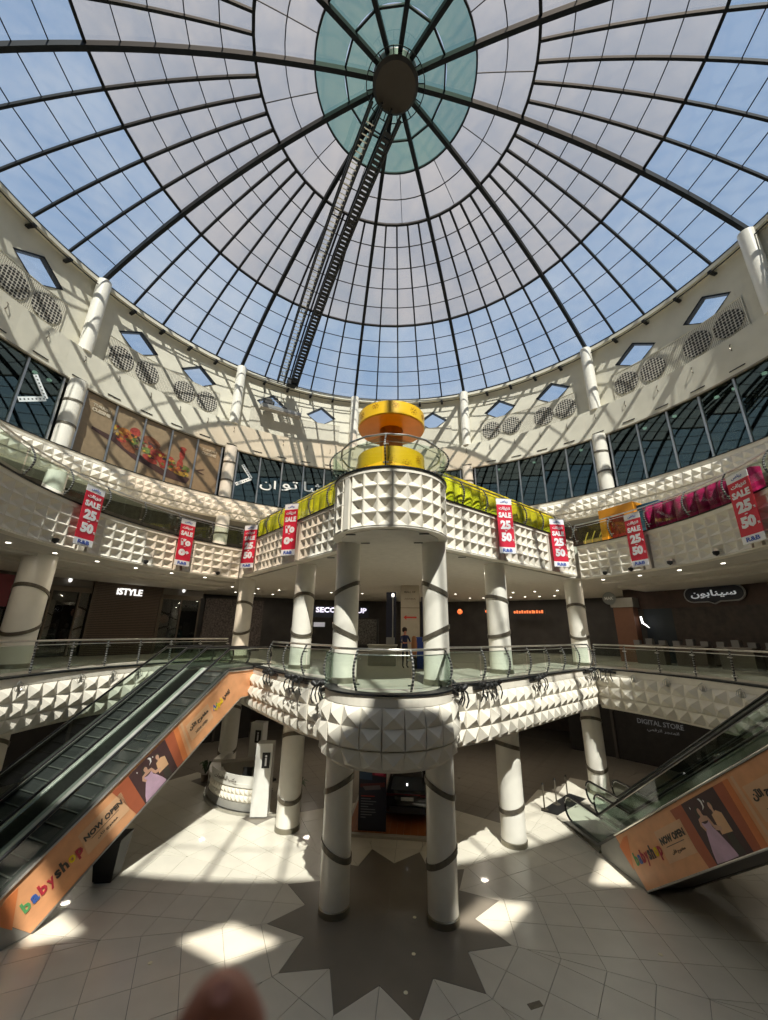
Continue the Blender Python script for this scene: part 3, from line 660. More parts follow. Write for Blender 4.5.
for lab, p, s, n in [('large cluster of black spotlights at the left corner of the prow tip', paths2['nose'], .55, 7), ('large cluster of black spotlights at the right corner of the prow tip', paths2['nose'], plen(paths2['nose']) - .55, 7),
                     ('cluster of black spotlights on the left prow side near the escalator panel', lw2, 7.0, 4), ('cluster of black spotlights left of the prow tip', lw2, 9.6, 5),
                     ('cluster of black spotlights just right of the prow tip', rw2, 1.6, 5), ('cluster of black spotlights above the right inner ground column', rw2, 5.2, 4),
                     ('cluster of black spotlights at the right end of the prow side', rw2, 10.6, 4), ('small row of black spotlights at the start of the right ring', paths2['right ring'], .7, 3)]:
    x, y, nx, ny = at_len(p, s); cluster(lab, x + nx * .06, y + ny * .06, nx, ny, 5.78, n)
# thin wire sculptures (metal leaf outlines) under the ring railings
for i, a in enumerate((-96, -84.5, -78, -72.5, 60, 67, 74, 81)):
    b = MB(); 
    for k in range(5):
        t = (k - 2) * .35; b.tube([(0.0, 0, .0), (.22 * math.sin(t), -.05, -.12), (.30 * math.sin(t), -.06, -.26), (.1 * math.sin(t), -.03, -.34), (0, 0, -.1)], .012, 4)
    o = b.obj('wire_ornament', STEEL); o.matrix_world = face_in(a, L2_RING - .1, 5.86); tag(o, 'small looped wire ornament under the first gallery railing', 'ornament', 'wire ornaments under the first gallery railing')
# small black cameras on the upper parapet bottom
for a in (-97, -76, -57, 57.5, 63.9, 73, 83):
    rt = root('security_camera', 'black dome camera low on the upper parapet %s' % {-97: 'at the left picture edge', -76: 'right of the leftmost sale banner', -57: 'between the narrow left banner and the corner', 57.5: 'right of the right corner banner', 63.9: 'left of the third right banner foot', 73: 'on the right between two banners', 83: 'left of the large right banner'}[a], 'camera')
    rt.matrix_world = face_in(a, L3_RING - .05, E(3.15)); b = MB(); b.lathe(0, 0, [(.02, -.16), (.10, -.1), (.12, 0), (.08, .03)], 12); b.obj('dome_housing', BLACK, rt, (0, -.08, 0)); MB().box(-.08, .08, -.05, .1, -.02, .1).obj('bracket', STEEL, rt)

# ================================================================== ESCALATORS
AR1 = arabic('مفتوح الآن'); AR2 = arabic('بيبي شوب'); AL = R_(35)
def ztop(u): return 0.3 if u < 1.75 else min(0.3 + (u - 1.75) * math.tan(AL), 5.95)
def zbot(u): return max(0.0, min((u - 4.0) * math.tan(AL), 4.72))
PB = [mat('ad_peach', (0.74, 0.36, 0.17), .45, var=.08), mat('ad_tan', (0.72, 0.43, 0.24), .45, var=.05), mat('ad_brick', (0.42, 0.11, 0.05), .45), mat('ad_orange', (0.70, 0.22, 0.07), .45), mat('ad_dark', (0.07, 0.035, 0.035), .45),
      mat('ad_pink', (0.62, 0.42, 0.55), .5, var=.15), mat('ad_skin', (0.62, 0.36, 0.25), .5), mat('ad_ink', (0.06, 0.05, 0.04), .5), mat('ad_green', (.10, .35, .12), .5), mat('ad_red', (.45, .03, .05), .5), mat('ad_yellow', (.85, .62, .01), .5), mat('ad_blue', (.05, .12, .4), .5), mat('ad_white', (.8, .78, .75), .5)]
def escalator(label, P0, heading, art, u_newel0=0.0, u_newel1=12.3, side=1, alabel=''):
    """P0: world point of u=0 on the clad side; heading: compass direction of increasing u; side: lateral direction (+1 = right of heading)"""
    rt = root('escalator', label, 'escalator', (P0[0], P0[1], 0), R_(90 - heading))      # local x = u, local y = left of heading
    sg = -side
    W = 1.36
    us = [u_newel0 + 0.0, u_newel0 + .9, 1.75] + [1.75 + 8.07 * i / 6 for i in range(1, 7)] + [10.4, u_newel1]
    us = sorted(set([u for u in us if u_newel0 <= u <= u_newel1]))
    def zt_(u): return ztop(u)
    for y0, y1, nm in ((0.0, .22, 'near_deck'), (W - .02, W + .28, 'far_deck')):
        b = MB(); vs = []; fs = []
        for u in us: z = zt_(u); vs += [(u, sg * y0, z - .1), (u, sg * y1, z - .1), (u, sg * y1, z), (u, sg * y0, z)]
        for i in range(len(us) - 1):
            for k in range(4): fs.append((i * 4 + k, (i + 1) * 4 + k, (i + 1) * 4 + (k + 1) % 4, i * 4 + (k + 1) % 4))
        b.add(vs, fs); b.obj(nm, mat('deck_dark', (.10, .10, .095), .4, .4) if (art and nm == 'near_deck') or (not art and nm == 'far_deck') else mat('deck_metal', (.72, .71, .66), .38, .6), rt)
    # balustrades: glass and rubber handrails with rounded newels
    for yc, nm in ((.13, 'near'), (W + .13, 'far')):
        H = .86; top_ = [(u, sg * yc, zt_(u) + H) for u in us]
        def cap(u, d): return [(u + d * .40 * math.cos(t), sg * yc, zt_(u) + H * .5 + H * .5 * math.sin(t)) for t in [(-90 + 180 * i / 8) * math.pi / 180 for i in range(9)]]
        pts = cap(u_newel0, -1) + top_[1:-1] + cap(u_newel1, 1)[::-1]
        b = MB(); b.tube(pts, .042, 8); b.sm = True; b.obj(nm + '_handrail', RUB, rt)
        g2 = MB()
        up = [(p[0], p[1], p[2] - .05) for p in pts]; n = len(pts)
        lo = [(min(max(p[0], u_newel0 - .1), u_newel1 + .1), p[1], zt_(min(max(p[0], u_newel0), u_newel1))) for p in pts]
        g2.add(up + lo, [(i, i + 1, n + i + 1, n + i) for i in range(0, n - 1)]); g2.obj(nm + '_glass', G_ESC, rt)
        s_ = MB(); s_.tube([(p[0], p[1] , p[2] - .045) for p in pts], .02, 5); s_.obj(nm + '_rail_profile', STEEL, rt)
    # steps, each with its yellow-free grooved tread nose
    st = mat('step_metal', (.045, .045, .043), .5, .5); sn = mat('step_nose', (.22, .22, .20), .4, .5)
    nstep = 24; run = .345
    for i in range(nstep):
        u = 1.7 + i * run; z = min(.3 + (u - 1.75) * math.tan(AL) - .1, 5.85)
        if z > 5.84: break
        b = MB(); b.box(0, run * 1.02, min(sg * .32, sg * (W - .04)), max(sg * .32, sg * (W - .04)), -.34, -.04 + .0); b.obj('step', st, rt, (u, 0, z))
        c = MB(); c.box(-.015, .03, min(sg * .32, sg * (W - .04)), max(sg * .32, sg * (W - .04)), -.045, -.03); c.obj('step_nose', sn, rt, (u, 0, z))
    b = MB(); b.box(u_newel0 - .6, 1.75, min(sg * .02, sg * (W + .26)), max(sg * .02, sg * (W + .26)), .004, .06); b.box(9.9, u_newel1 + .5, min(sg * .0, sg * (W + .28)), max(sg * .0, sg * (W + .28)), 5.85, 6.0); b.obj('landing_plate', mat('landing_metal', (.28, .27, .24), .35, .7), rt)
    # truss body between the two cladding sides
    b = MB(); prof = [(2.5, .06), (4.0, 0.0 + .04), (10.75, 4.74), (u_newel1 + .3, 4.74), (u_newel1 + .3, 5.8), (9.9, 5.8), (2.6, .72)]
    y0, y1 = sg * .06, sg * (W + .22); n = len(prof)
    vs = [(u, y0, z) for u, z in prof] + [(u, y1, z) for u, z in prof]
    b.add(vs, [tuple(range(n)), tuple(range(n, 2 * n))[::-1]] + [(i, n + i, n + (i + 1) % n, (i + 1) % n) for i in range(n)]); b.obj('truss_casing', mat('casing', (.03, .03, .03), .5), rt)
    # cladding panel with the advertisement on the near side
    for yy, m_, nm in ((0.0, PB[0] if art else STEEL, 'side_panel'), (W + .25, mat('panel_grey', (.3, .3, .28), .5), 'far_side_panel')):
        prof = [(4.0, 0.02), (10.72, 4.72), (u_newel1 - .2, 4.72), (u_newel1 - .2, 5.86), (9.78, 5.86), (2.78, .98)]
        b = MB(); n = len(prof); t = sg * .03; vs = [(u, sg * yy, z) for u, z in prof] + [(u, sg * yy + t, z) for u, z in prof]
        b.add(vs, [tuple(range(n)), tuple(range(n, 2 * n))[::-1]] + [(i, n + i, n + (i + 1) % n, (i + 1) % n) for i in range(n)]); b.obj(nm, m_, rt)
        e = MB(); e.tube([(u, sg * (yy - .02), z) for u, z in [(2.78, .98), (9.78, 5.86), (u_newel1 - .2, 5.86)]], .03, 5); e.tube([(u, sg * (yy - .01), z) for u, z in [(4.0, .02), (10.72, 4.72), (u_newel1 - .2, 4.72)]], .025, 5); e.obj('edge_trim', STEEL, rt)
        q = MB(); q.add([(1.9, sg * (yy + .01), .02), (4.0, sg * (yy + .01), .02), (2.78, sg * (yy + .01), .95), (1.9, sg * (yy + .01), .32)], [(0, 1, 2, 3)]); q.obj('foot_plate', mat('panel_grey', (.3, .3, .28), .5), rt)
    if art:
        # frame: x along the slope from the foot of the panel, z square to it, -y out of the panel
        # out of the panel is local +y*(-sg); make the basis right handed for the viewer
        ex = Vector((math.cos(AL), 0, math.sin(AL))); ez = Vector((-math.sin(AL), 0, math.cos(AL)))
        out = Vector((0, -sg, 0))
        M = Matrix.Translation(Vector((4.0, 0, 0))) @ Matrix(((ex.x, -out.x, ez.x, 0), (ex.y, -out.y, ez.y, 0), (ex.z, 0, ez.z, 0), (0, 0, 0, 1)))
        def pp(pts, m_, off=.006, lab=None, nm='printed_shape'): return flat(nm, pts, m_, rt, M, off, lab)
        pp([(-.2, .55), (.25, 1.35), (.0, 1.35), (-.42, 1.2)], PB[3])
        pp([(1.62, .38), (2.95, .38), (2.95, 1.12), (1.62, 1.12)], PB[1], lab='tan box printed on the advertisement')
        pp([(2.75, 1.36), (3.35, 1.36), (3.42, .04), (3.05, .04)], PB[2]); pp([(3.3, 1.36), (4.72, 1.36), (4.72, .04), (3.38, .04)], PB[4], .009)
        pp([(4.72, 1.36), (5.1, 1.36), (4.98, .04), (4.72, .04)], PB[2], .009); pp([(5.05, 1.36), (5.3, 1.36), (5.2, .04), (4.98, .04)], PB[3], .008); pp([(5.4, 1.36), (5.5, 1.36), (5.42, .04), (5.32, .04)], PB[1], .008)
        pp([(5.55, .4), (6.7, .4), (6.7, 1.1), (5.55, 1.1)], PB[1])
        # two painted figures: a woman in a long pink dress beside a man in a pale jacket
        pp([(3.42, .06), (3.8, .05), (4.25, .06), (4.16, .3), (4.04, .55), (3.95, .70), (3.96, .84), (3.86, .80), (3.76, .80), (3.66, .86), (3.68, .70), (3.58, .5), (3.48, .28)], PB[5], .013, 'long pink dress of the printed woman'); pp(ell(3.80, 1.05, .065, .085), PB[6], .0142); pp([(3.66, .86), (3.96, .84), (3.99, .92), (3.87, .96), (3.85, 1.02), (3.76, 1.02), (3.75, .96), (3.63, .93)], PB[6], .0145); pp([(3.93, .92), (4.0, .88), (4.05, .72), (4.16, .66), (4.14, .60), (3.99, .66), (3.94, .80)], PB[6], .0147); pp([(3.63, .93), (3.58, .80), (3.66, .66), (3.72, .70), (3.66, .80), (3.70, .90)], PB[6], .0147)
        pp(ell(3.77, 1.06, .11, .13, 16), PB[7], .0135); pp([(3.68, 1.06), (3.64, .9), (3.70, .88), (3.73, 1.0)], PB[7], .0137)
        pp([(4.22, .06), (4.5, .06), (4.46, .5), (4.26, .52)], PB[7], .013); pp([(4.12, .5), (4.5, .48), (4.5, .86), (4.36, .95), (4.16, .90)], PB[1], .014); pp(ell(4.29, 1.09, .08, .10), PB[7], .0143); pp(ell(4.27, 1.06, .06, .085), PB[6], .0146); pp([(4.24, .92), (4.31, .92), (4.31, 1.0), (4.24, 1.0)], PB[6], .0144); pp([(4.0, .62), (4.2, .56), (4.24, .64), (4.05, .72)], PB[6], .0155)
        pp([(3.98, 1.3), (4.03, 1.22), (4.02, 1.12), (3.95, 1.05), (4.06, 1.10), (4.09, 1.22), (4.05, 1.29)], PB[12], .012, 'white crescent moon on the print'); pp(ell(4.15, 1.2, .02, .035, 4), PB[12], .012); pp(ell(3.55, 1.2, .02, .035, 4), PB[12], .012)
        xs = .08
        for ch, w_, mc in zip('babyshop', (.2, .19, .2, .18, .16, .19, .2, .2), (PB[8], PB[11], PB[9], PB[9], PB[7], PB[7], PB[10], PB[9])):
            text('lettering', ch, mc, .36, rt, M @ Matrix.Translation((xs + w_ / 2, -.012, .72 - (.06 if ch in 'yp' else -.04 if ch in 'bh' else 0))), bold=.012, squash=.23 if ch in 'aso' else .32, width=w_ * .84); xs += w_
        text('lettering', 'NOW OPEN', PB[7], .2, rt, M @ Matrix.Translation((2.28, -.014, .86)), bold=.008, width=1.16, squash=.17)
        text('lettering', AR1, PB[7], .2, rt, M @ Matrix.Translation((2.28, -.014, .55)), width=.62, squash=.11)
        pp([(1.85, .70), (2.7, .70), (2.7, .715), (1.85, .715)], PB[7], .010)
        text('lettering', AR1, PB[7], .2, rt, M @ Matrix.Translation((6.12, -.014, .85)), bold=.008, width=.95, squash=.24); text('lettering', 'NOW OPEN', PB[7], .2, rt, M @ Matrix.Translation((6.12, -.014, .55)), width=.6, squash=.10)
        text('lettering', arabic('شوب'), PB[10], .3, rt, M @ Matrix.Translation((7.1, -.014, .68)), bold=.01, width=.5, squash=.34); text('lettering', arabic('بيبي'), PB[7], .3, rt, M @ Matrix.Translation((7.6, -.014, .72)), bold=.01, width=.42, squash=.28)
        pp([(6.8, .62), (6.98, .64), (6.9, .86)], PB[11], .013); pp([(6.98, .66), (7.1, .66), (7.04, .84)], PB[8], .013)
    return rt
def at(P, hd, u, lat):  # lat to the right of heading
    return (P[0] + S_(hd) * u + C_(hd) * lat, P[1] + C_(hd) * u - S_(hd) * lat)
# right pair: u grows towards the viewer (166 deg); clad side faces the atrium centre; body lies to the east (left of heading)
PR = at((7.93, 1.34), 166, -4.0, 0)
escalator('right escalator nearer the viewer, with the orange printed side panel', PR, 166, True, side=-1)
escalator('right escalator farther from the viewer, behind the printed one', at(PR, 166, -1.45, -2.0), 166, False, side=-1)
# left pair: u grows away from the viewer (198-180=18 deg); clad side faces the centre (east = right of heading), body to the left
PL = at((-6.7, 5.1), 198, 11.9, 0)
escalator('left escalator nearer the atrium centre, with the orange printed side panel', PL, 18, True, side=-1)
escalator('left escalator on the outer side, behind the printed one', at(PL, 18, -.5, -2.0), 18, False, side=-1)
# landing bridge from the ring to the left escalators
MB().prism([(-9.9, 9.0), (-13.0, 6.0), (-13.0, 4.2), (-8.9, 5.6), (-6.9, 5.2), (-7.6, 5.9)], E(-3.3), 5.84).obj('floor', CEIL, kind='structure', label='landing slab at the top of the left escalators')
# barrier posts before the right escalators
for i, (x, y) in enumerate([(6.0, 6.45), (6.75, 7.15), (7.45, 7.7)]):
    rt = root('barrier_post', 'slim dark barrier post before the right escalators, ' + ['leftmost of three', 'middle of three', 'rightmost of three'][i], 'post', (x + .5, y + .6, 0))
    MB().cyl(0, 0, 0.01, 1.0, .035, 10).obj('pole', BAND, rt); MB().cyl(0, 0, 0, .03, .16, 16).obj('foot', BAND, rt); MB().cyl(0, 0, 1.0, 1.06, .05, 10, .03).obj('cap', BLACK, rt)
MB().prism([(6.3, 6.95), (6.9, 6.55), (8.9, 8.6), (8.3, 9.2)], 0.002, .012).obj('entrance_mat', BLACK); tag(bpy.data.objects['entrance_mat'], 'black mat on the floor before the right escalators', 'mat')
# black tapered bin beneath the left escalator
rt = root('litter_bin', 'black tapered bin standing under the left escalator', 'bin', (-9.05, 0.0, 0), .2)
b = MB(); b.add([(x * w, y * w, z) for z, w in ((0.05, .28), (1.1, .40)) for x, y in ((-1, -1), (1, -1), (1, 1), (-1, 1))], [(3, 2, 1, 0), (4, 5, 6, 7)] + [(i, (i + 1) % 4, 4 + (i + 1) % 4, 4 + i) for i in range(4)]); b.obj('body', BLACK, rt); MB().box(-.25, .25, -.25, .25, 0, .05).obj('plinth', DSTEEL, rt); MB().box(-.41, .41, -.41, .41, 1.1, 1.15).obj('lid', BLACK, rt)

# ================================================================== SALE BANNERS
def banner(label, M, w, h, arabic_nums=False, tiltz=0.0):
    rt = root('sale_banner', label, 'banner'); rt.matrix_world = M; I = Matrix.Identity(4)
    MB().box(-w / 2, w / 2, -.012, .0, h * .11, h * .885).obj('red_cloth', REDB, rt)
    MB().box(-w / 2, w / 2, -.012, .0, h * .885, h).obj('white_top', BWHITE, rt); MB().box(-w / 2, w / 2, -.012, .0, 0, h * .11).obj('white_foot', BWHITE, rt)
    b = MB(); b.tube([(-w / 2 - .03, -.006, h), (w / 2 + .03, -.006, h)], .015, 5); b.tube([(-w / 2 - .03, -.006, 0), (w / 2 + .03, -.006, 0)], .015, 5); b.obj('pole', STEEL, rt)
    T = lambda s, m, z, ww, hh, bo=.015: text('lettering', s, m, .4, rt, Matrix.Translation((0, -.02, z * h)), bold=bo, width=ww * w, squash=hh * h)
    T(arabic('تنزيلات'), BWHITE, .81, .72, .07); T('SALE', BWHITE, .69, .82, .10, .02)
    if arabic_nums: T('\u0662\u0665', BWHITE, .50, .72, .15, .03); T('-', BWHITE, .41, .12, .012); T('\u0665\u0660', BWHITE, .28, .72, .14, .03)
    else:
        for q, zz in (('25', .51), ('50', .29)):
            T(q, BWHITE, zz, .66, .165, .025); text('lettering', '%', BWHITE, .4, rt, Matrix.Translation((.42 * w, -.02, (zz - .05) * h)), bold=.004, width=.11 * w, squash=.035 * h)
        T('-', BWHITE, .40, .12, .012)
    T(arabic('رياض'), BLUET, .942, .5, .055, .006); T('R&B', BLUET, .055, .6, .06, .012)
BW, BH = .78, 2.75
def ringM(az, z, r=L3_RING - .25): return face_in(az, r, z)
def wedgeM(path, s, z, out=.42):
    x, y, nx, ny = at_len(path, s); return Matrix.Translation((x + nx * out, y + ny * out, z)) @ Matrix.Rotation(rz_of(nx, ny) * .3, 4, 'Z')
banner('red sale banner reading 25 to 50 on the far left of the upper parapet', ringM(-91.8, E(3.15)), .95, 2.5)
banner('narrow red sale banner in Arabic numerals on the left ring parapet', ringM(-67.4, E(3.2)), .85, 2.5, True)
banner('red sale banner reading 25 to 50 at the left inner corner', wedgeM(paths3['left wedge'], 1.9, E(3.3)), .85, 2.45)
banner('red sale banner in Arabic numerals on the left side of the prow', wedgeM(paths3['left wedge'], 6.9, E(3.3)), .72, 2.5, True)
banner('red sale banner reading 25 to 50 on the right side of the prow', wedgeM(paths3['right wedge'], 3.9, E(3.3)), .72, 2.5)
banner('red sale banner reading 25 to 50 at the right inner corner', wedgeM(paths3['right wedge'], 8.6, E(3.25)), .8, 2.5)
banner('red sale banner reading 25 to 50 on the right ring beside the orange booth', ringM(66.8, E(3.15)), .85, 2.6)
banner('largest red sale banner, at the right picture edge', ringM(91.6, E(3.1)), 1.0, 2.55)

# ================================================================== YELLOW DISPLAY AND WRAPS
rt = root('yellow_display', 'two stacked yellow drums, a wide disc above a lower drum, on the prow tip', 'display', (0, -0.95, E(4.9)))
b = MB(); b.lathe(0, 0, [(1.27, 0.02), (1.27, 1.33), (1.2, 1.36)], 48); b.obj('lower_drum', YEL, rt)
b = MB(); b.lathe(0, 0, [(.45, 1.36), (.45, 2.64)], 24); b.obj('neck', mat('dark_orange', (.35, .12, .01), .5), rt)
b = MB(); b.lathe(0, 0, [(1.28, 2.62), (1.3, 2.64), (1.3, 3.14), (1.24, 3.17)], 48); b.obj('upper_disc', YEL, rt)
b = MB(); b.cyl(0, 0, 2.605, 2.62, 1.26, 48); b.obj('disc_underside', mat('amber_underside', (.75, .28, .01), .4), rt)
INK = mat('disc_print', (.45, .22, .01), .5)
def face_print(a, z, sc):
    M = Matrix.Rotation(R_(a), 4, 'Z') @ Matrix.Translation((0, -1.305, z))
    b = MB()
    for k in range(8): t = 2 * math.pi * k / 8; b.box(sc * math.cos(t) - .012, sc * math.cos(t) + .012, -.006, .01, sc * math.sin(t) * .9 - .012, sc * math.sin(t) * .9 + .012)
    for x in (-.35, .35): b.box(sc * x - .02, sc * x + .02, -.006, .01, sc * .25, sc * .25 + .03)
    b.box(-sc * .35, sc * .35, -.006, .01, -sc * .4, -sc * .4 + .025); o = b.obj('printed_motif', INK, rt); o.matrix_local = M
for a, z, s in ((-52, 2.85, .13), (-22, 2.98, .11), (12, 2.95, .11), (44, 2.88, .14), (70, 2.9, .1), (-38, .6, .14), (4, .8, .2), (30, .7, .17), (55, 1.0, .14), (-70, .9, .12)): face_print(a, z, s)
def wrap(label, path, s0, s1, z0, h0, h1, m, back, bulge=.12, seg=.62, cat='hoarding', nm='wrapped_hoarding'):
    rt = root(nm, label, cat); n = max(1, round((s1 - s0) / seg)); w = (s1 - s0) / n
    for i in range(n):
        s = s0 + (i + .5) * w; x, y, nx, ny = at_len(path, s); hh = h0 + (h1 - h0) * (i + .5) / n; b = MB(); K = 6; J = 8; vs = []
        for j in range(J + 1):
            for k in range(K + 1):
                fx, fz = k / K, j / J; bl = bulge * (1 - (2 * fx - 1) ** 2) * (1 - (2 * fz - 1) ** 4) + random.uniform(-.02, .02) * (0 < k < K)
                vs.append(((fx - .5) * w, -bl, fz * hh))
        b.add(vs, [(j * (K + 1) + k, j * (K + 1) + k + 1, (j + 1) * (K + 1) + k + 1, (j + 1) * (K + 1) + k) for j in range(J) for k in range(K)]); b.sm = True
        b.box(-w / 2, w / 2, .0, .35, 0, hh); b.obj('puffed_panel', m, rt, (x - nx * back, y - ny * back, z0), (0, 0, rz_of(nx, ny)))
    return rt
wrap('puffy yellow wrapped hoarding behind the left prow railing', paths3['left wedge'], .6, 9.6, E(4.85), 1.65, 1.75, YEL2, .55)
wrap('puffy yellow wrapped hoarding behind the right prow railing', paths3['right wedge'], 1.1, 10.3, E(4.85), 1.75, 1.65, YEL2, .55)
wrap('crumpled magenta sheeting behind the right ring railing', paths3['right ring'], az_len(L3_RING, 67, 51), az_len(L3_RING, 90.5, 51), E(4.85), 1.25, 1.15, MAG, .5, bulge=.2, seg=.5, cat='sheeting', nm='plastic_sheeting')
rt = root('play_booth', 'small orange booth with a square opening on the right ring of the second gallery', 'booth'); rt.matrix_world = face_in(59.2, 14.0, E(4.85))
MB().box(-1.0, -.65, -.3, .5, 0, 1.95).obj('side_post', ORG, rt); MB().box(.45, 1.0, -.3, .5, 0, 1.95).obj('side_post', ORG, rt); MB().box(-.65, .45, -.3, .5, 1.5, 1.95).obj('lintel', ORG, rt); MB().box(-.65, .45, .1, .5, 0, 1.5).obj('red_insert', mat('booth_red', (.35, .04, .03), .5, var=.5, scale=8), rt); MB().box(1.0, 2.1, 0, .5, 0, 1.75).obj('blue_panel', mat('booth_blue', (.01, .10, .18), .5), rt)
rt = root('yellow_rack', 'low yellow and brown play equipment right of the yellow wrap on the second gallery', 'equipment'); rt.matrix_world = face_in(52.5, 15.4, E(4.85))
for i in range(7): b = MB(); b.tube([(-1.4 + i * .45, 0, 0), (-1.3 + i * .45, -.1, .8), (-1.1 + i * .45, 0, 1.3)], .035, 5); b.obj('bar', mat('ochre', (.45, .33, .05), .5), rt)
MB().box(-1.6, 1.7, .2, .5, .1, .9).obj('back_panel', mat('ochre_panel', (.28, .2, .05), .5), rt)

# ================================================================== TOP GALLERY GLAZING
def glazing(a0, a1, n, label, m=None, zc=(18.45, E(15.85))):
    rt = root('curtain_wall', label, 'glazing'); z0, z1 = zc
    for i in range(n + 1):
        a = a0 + (a1 - a0) * i / n; b = MB(); b.box(-.06, .06, -.08, .06, z0, z1); o = b.obj('mullion', STEEL, rt); o.matrix_world = face_in(a, 22.8, 0)
    for i in range(n):
        a = a0 + (a1 - a0) * (i + .5) / n; w = 2 * 22.8 * math.sin(R_((a1 - a0) / n / 2)); b = MB(); b.box(-w / 2 + .05, w / 2 - .05, -.01, .01, z0, z1); o = b.obj('pane', m or G_SHOP, rt); o.matrix_world = face_in(a, 22.8, 0)
    for z in (z0, z1 - .12): b = MB(); b.arc(22.72, 22.86, z, z + .12, a0, a1, 3 * n); b.obj('transom', DSTEEL, rt)
    return rt
bayn = {-90: 'far left bay, with a white perforated chevron', -60: 'left bay, carrying the food poster', -30: 'bay left of the yellow discs, with Arabic shop lettering', 0: 'bay hidden behind the yellow discs', 30: 'bay right of the yellow discs', 60: 'right bay of dark reflecting glass', 90: 'far right bay of dark reflecting glass'}
TAN = mat('poster_tan', (.27, .20, .12), .35, var=.1)
GZ = {}
for c in (-90, -60, -30, 0, 30, 60, 90):
    GZ[c] = glazing(c - 13.2, c + 13.2, 5, 'top gallery glazing, ' + bayn[c], TAN if c == -60 else None)
MB().arc(25.6, 25.8, 18.4, E(15.9), -110, 110, 80).obj('wall_back_top', mat('teal_dark', (.035, .05, .05), .5, var=.2), kind='structure', label='dark back wall inside the top gallery')
MB().arc(22.8, 28, E(15.9), E(16.0), -180, 180, 120).obj('ceiling', mat('dark_ceiling', (.08, .08, .075), .8), kind='structure', label='dark ceiling inside the top gallery')
def curved(pts, az, r):      # print in (metres along, z) -> matrix at azimuth; returns local M and points for a flat print
    return face_in(az, r, 0), pts
PO = GZ[-60]
def pr(m, pts, az, off=.03, nm='printed_shape', lab=None):
    b = MB(); n = len(pts); b.add([(x, -off, z) for x, z in pts] + [(x, -off + .004, z) for x, z in pts], [tuple(range(n)), tuple(range(n, 2 * n))[::-1]] + [(i, n + i, n + (i + 1) % n, (i + 1) % n) for i in range(n)])
    o = b.obj(nm, m, PO, label=lab); o.matrix_world = face_in(az, 22.8, 0); return o
pa = [-60 + 5.28 * k for k in (-2, -1, 0, 1, 2)]; zc = 20.9
FD = mat('food_dark', (.06, .03, .025), .5); FB = mat('food_brown', (.20, .07, .03), .5, var=.4, scale=4); FR = mat('food_red', (.30, .045, .03), .5, var=.4, scale=5); FO = mat('food_orange', (.42, .15, .03), .5, var=.3, scale=6); FG = mat('food_green', (.12, .16, .04), .5, var=.4, scale=6); FY = mat('food_yellow', (.48, .30, .05), .5, var=.3, scale=8)
pr(FD, [(-.2, 21.0), (1.0, 20.9), (1.0, 20.5), (-.2, 20.8)], pa[0]); pr(FD, [(-1.0, 21.2), (1.0, 20.1), (1.0, 19.7), (-1.0, 20.6)], pa[1]); pr(FD, [(-1.0, 20.3), (1.0, 19.7), (1.0, 19.2), (-1.0, 19.8)], pa[2]); pr(FD, [(-1.0, 19.9), (.9, 19.6), (.7, 19.1), (-1.0, 19.2)], pa[3])
for a, m, x, z, rx, rz_, ro in [(1, FO, -.1, 21.5, .55, .35, -.3), (1, FG, .4, 21.1, .5, .3, .2), (1, FD, -.6, 21.1, .3, .2, 0), (1, FR, .5, 21.9, .4, .35, .4), (1, FB, .2, 20.6, .7, .3, -.5), (1, FR, -.3, 20.9, .35, .2, 0), (2, FB, -.3, 21.6, .7, .4, -.3), (2, FD, -.1, 21.3, .55, .14, -.4), (2, FR, .3, 20.7, .6, .4, -.3), (2, FG, -.5, 20.8, .4, .25, 0), (2, FB, .1, 21.0, .5, .3, 0), (2, FR, -.2, 20.2, .6, .25, -.3), (2, FR, .8, 20.2, .3, .4, 0),
                              (3, FR, -.75, 20.5, .3, .5, .2), (3, FR, -.05, 20.5, .25, .55, 0), (3, FR, 0.0, 21.5, .22, .55, 0), (3, FR, 0.0, 22.0, .28, .15, 0), (3, FG, .3, 20.3, .5, .3, 0), (3, FY, .1, 19.9, .7, .28, -.1), (3, FO, -.5, 20.0, .35, .2, 0), (4, FD, -.5, 20.6, .4, .05, .4), (4, FD, -.45, 20.35, .35, .05, -.2)]:
    pr(m, ell(x, z, rx, rz_, 12, ro), pa[a], .035 + .003 * random.random() + (.004 if rx < .4 else 0))
rf = random.Random(4)
for i in range(90):
    t = rf.random(); X = -3.2 + t * 5.9; Z = 21.35 - t * 1.5 + rf.uniform(-.25, .75 - .5 * abs(t - .4)); k = int((X + 5.25) // 2.1) ; xx = X - (k - 2) * 2.1
    if 0 <= k <= 4 and abs(xx) < .9: pr([FB, FR, FO, FG, FY, FD, FB, FD][rf.randrange(8)], ell(xx, Z, rf.uniform(.06, .2), rf.uniform(.05, .13), 9, rf.uniform(-1, 1)), pa[k], .045 + .004 * rf.random())
TL = mat('poster_text', (.55, .48, .36), .5)
for az, tx in ((pa[0], .15), (pa[4], 0)):
    o = text('lettering', 'TURKISH', TL, .4, PO, Matrix.Identity(4), bold=.01, width=1.25, squash=.22); o.matrix_world = face_in(az, 22.8, 0) @ Matrix.Translation((tx, -.04, 22.6)); o = text('lettering', 'CUISINE', TL, .4, PO, Matrix.Identity(4), bold=.02, width=1.25, squash=.27); o.matrix_world = face_in(az, 22.8, 0) @ Matrix.Translation((tx, -.04, 22.25))
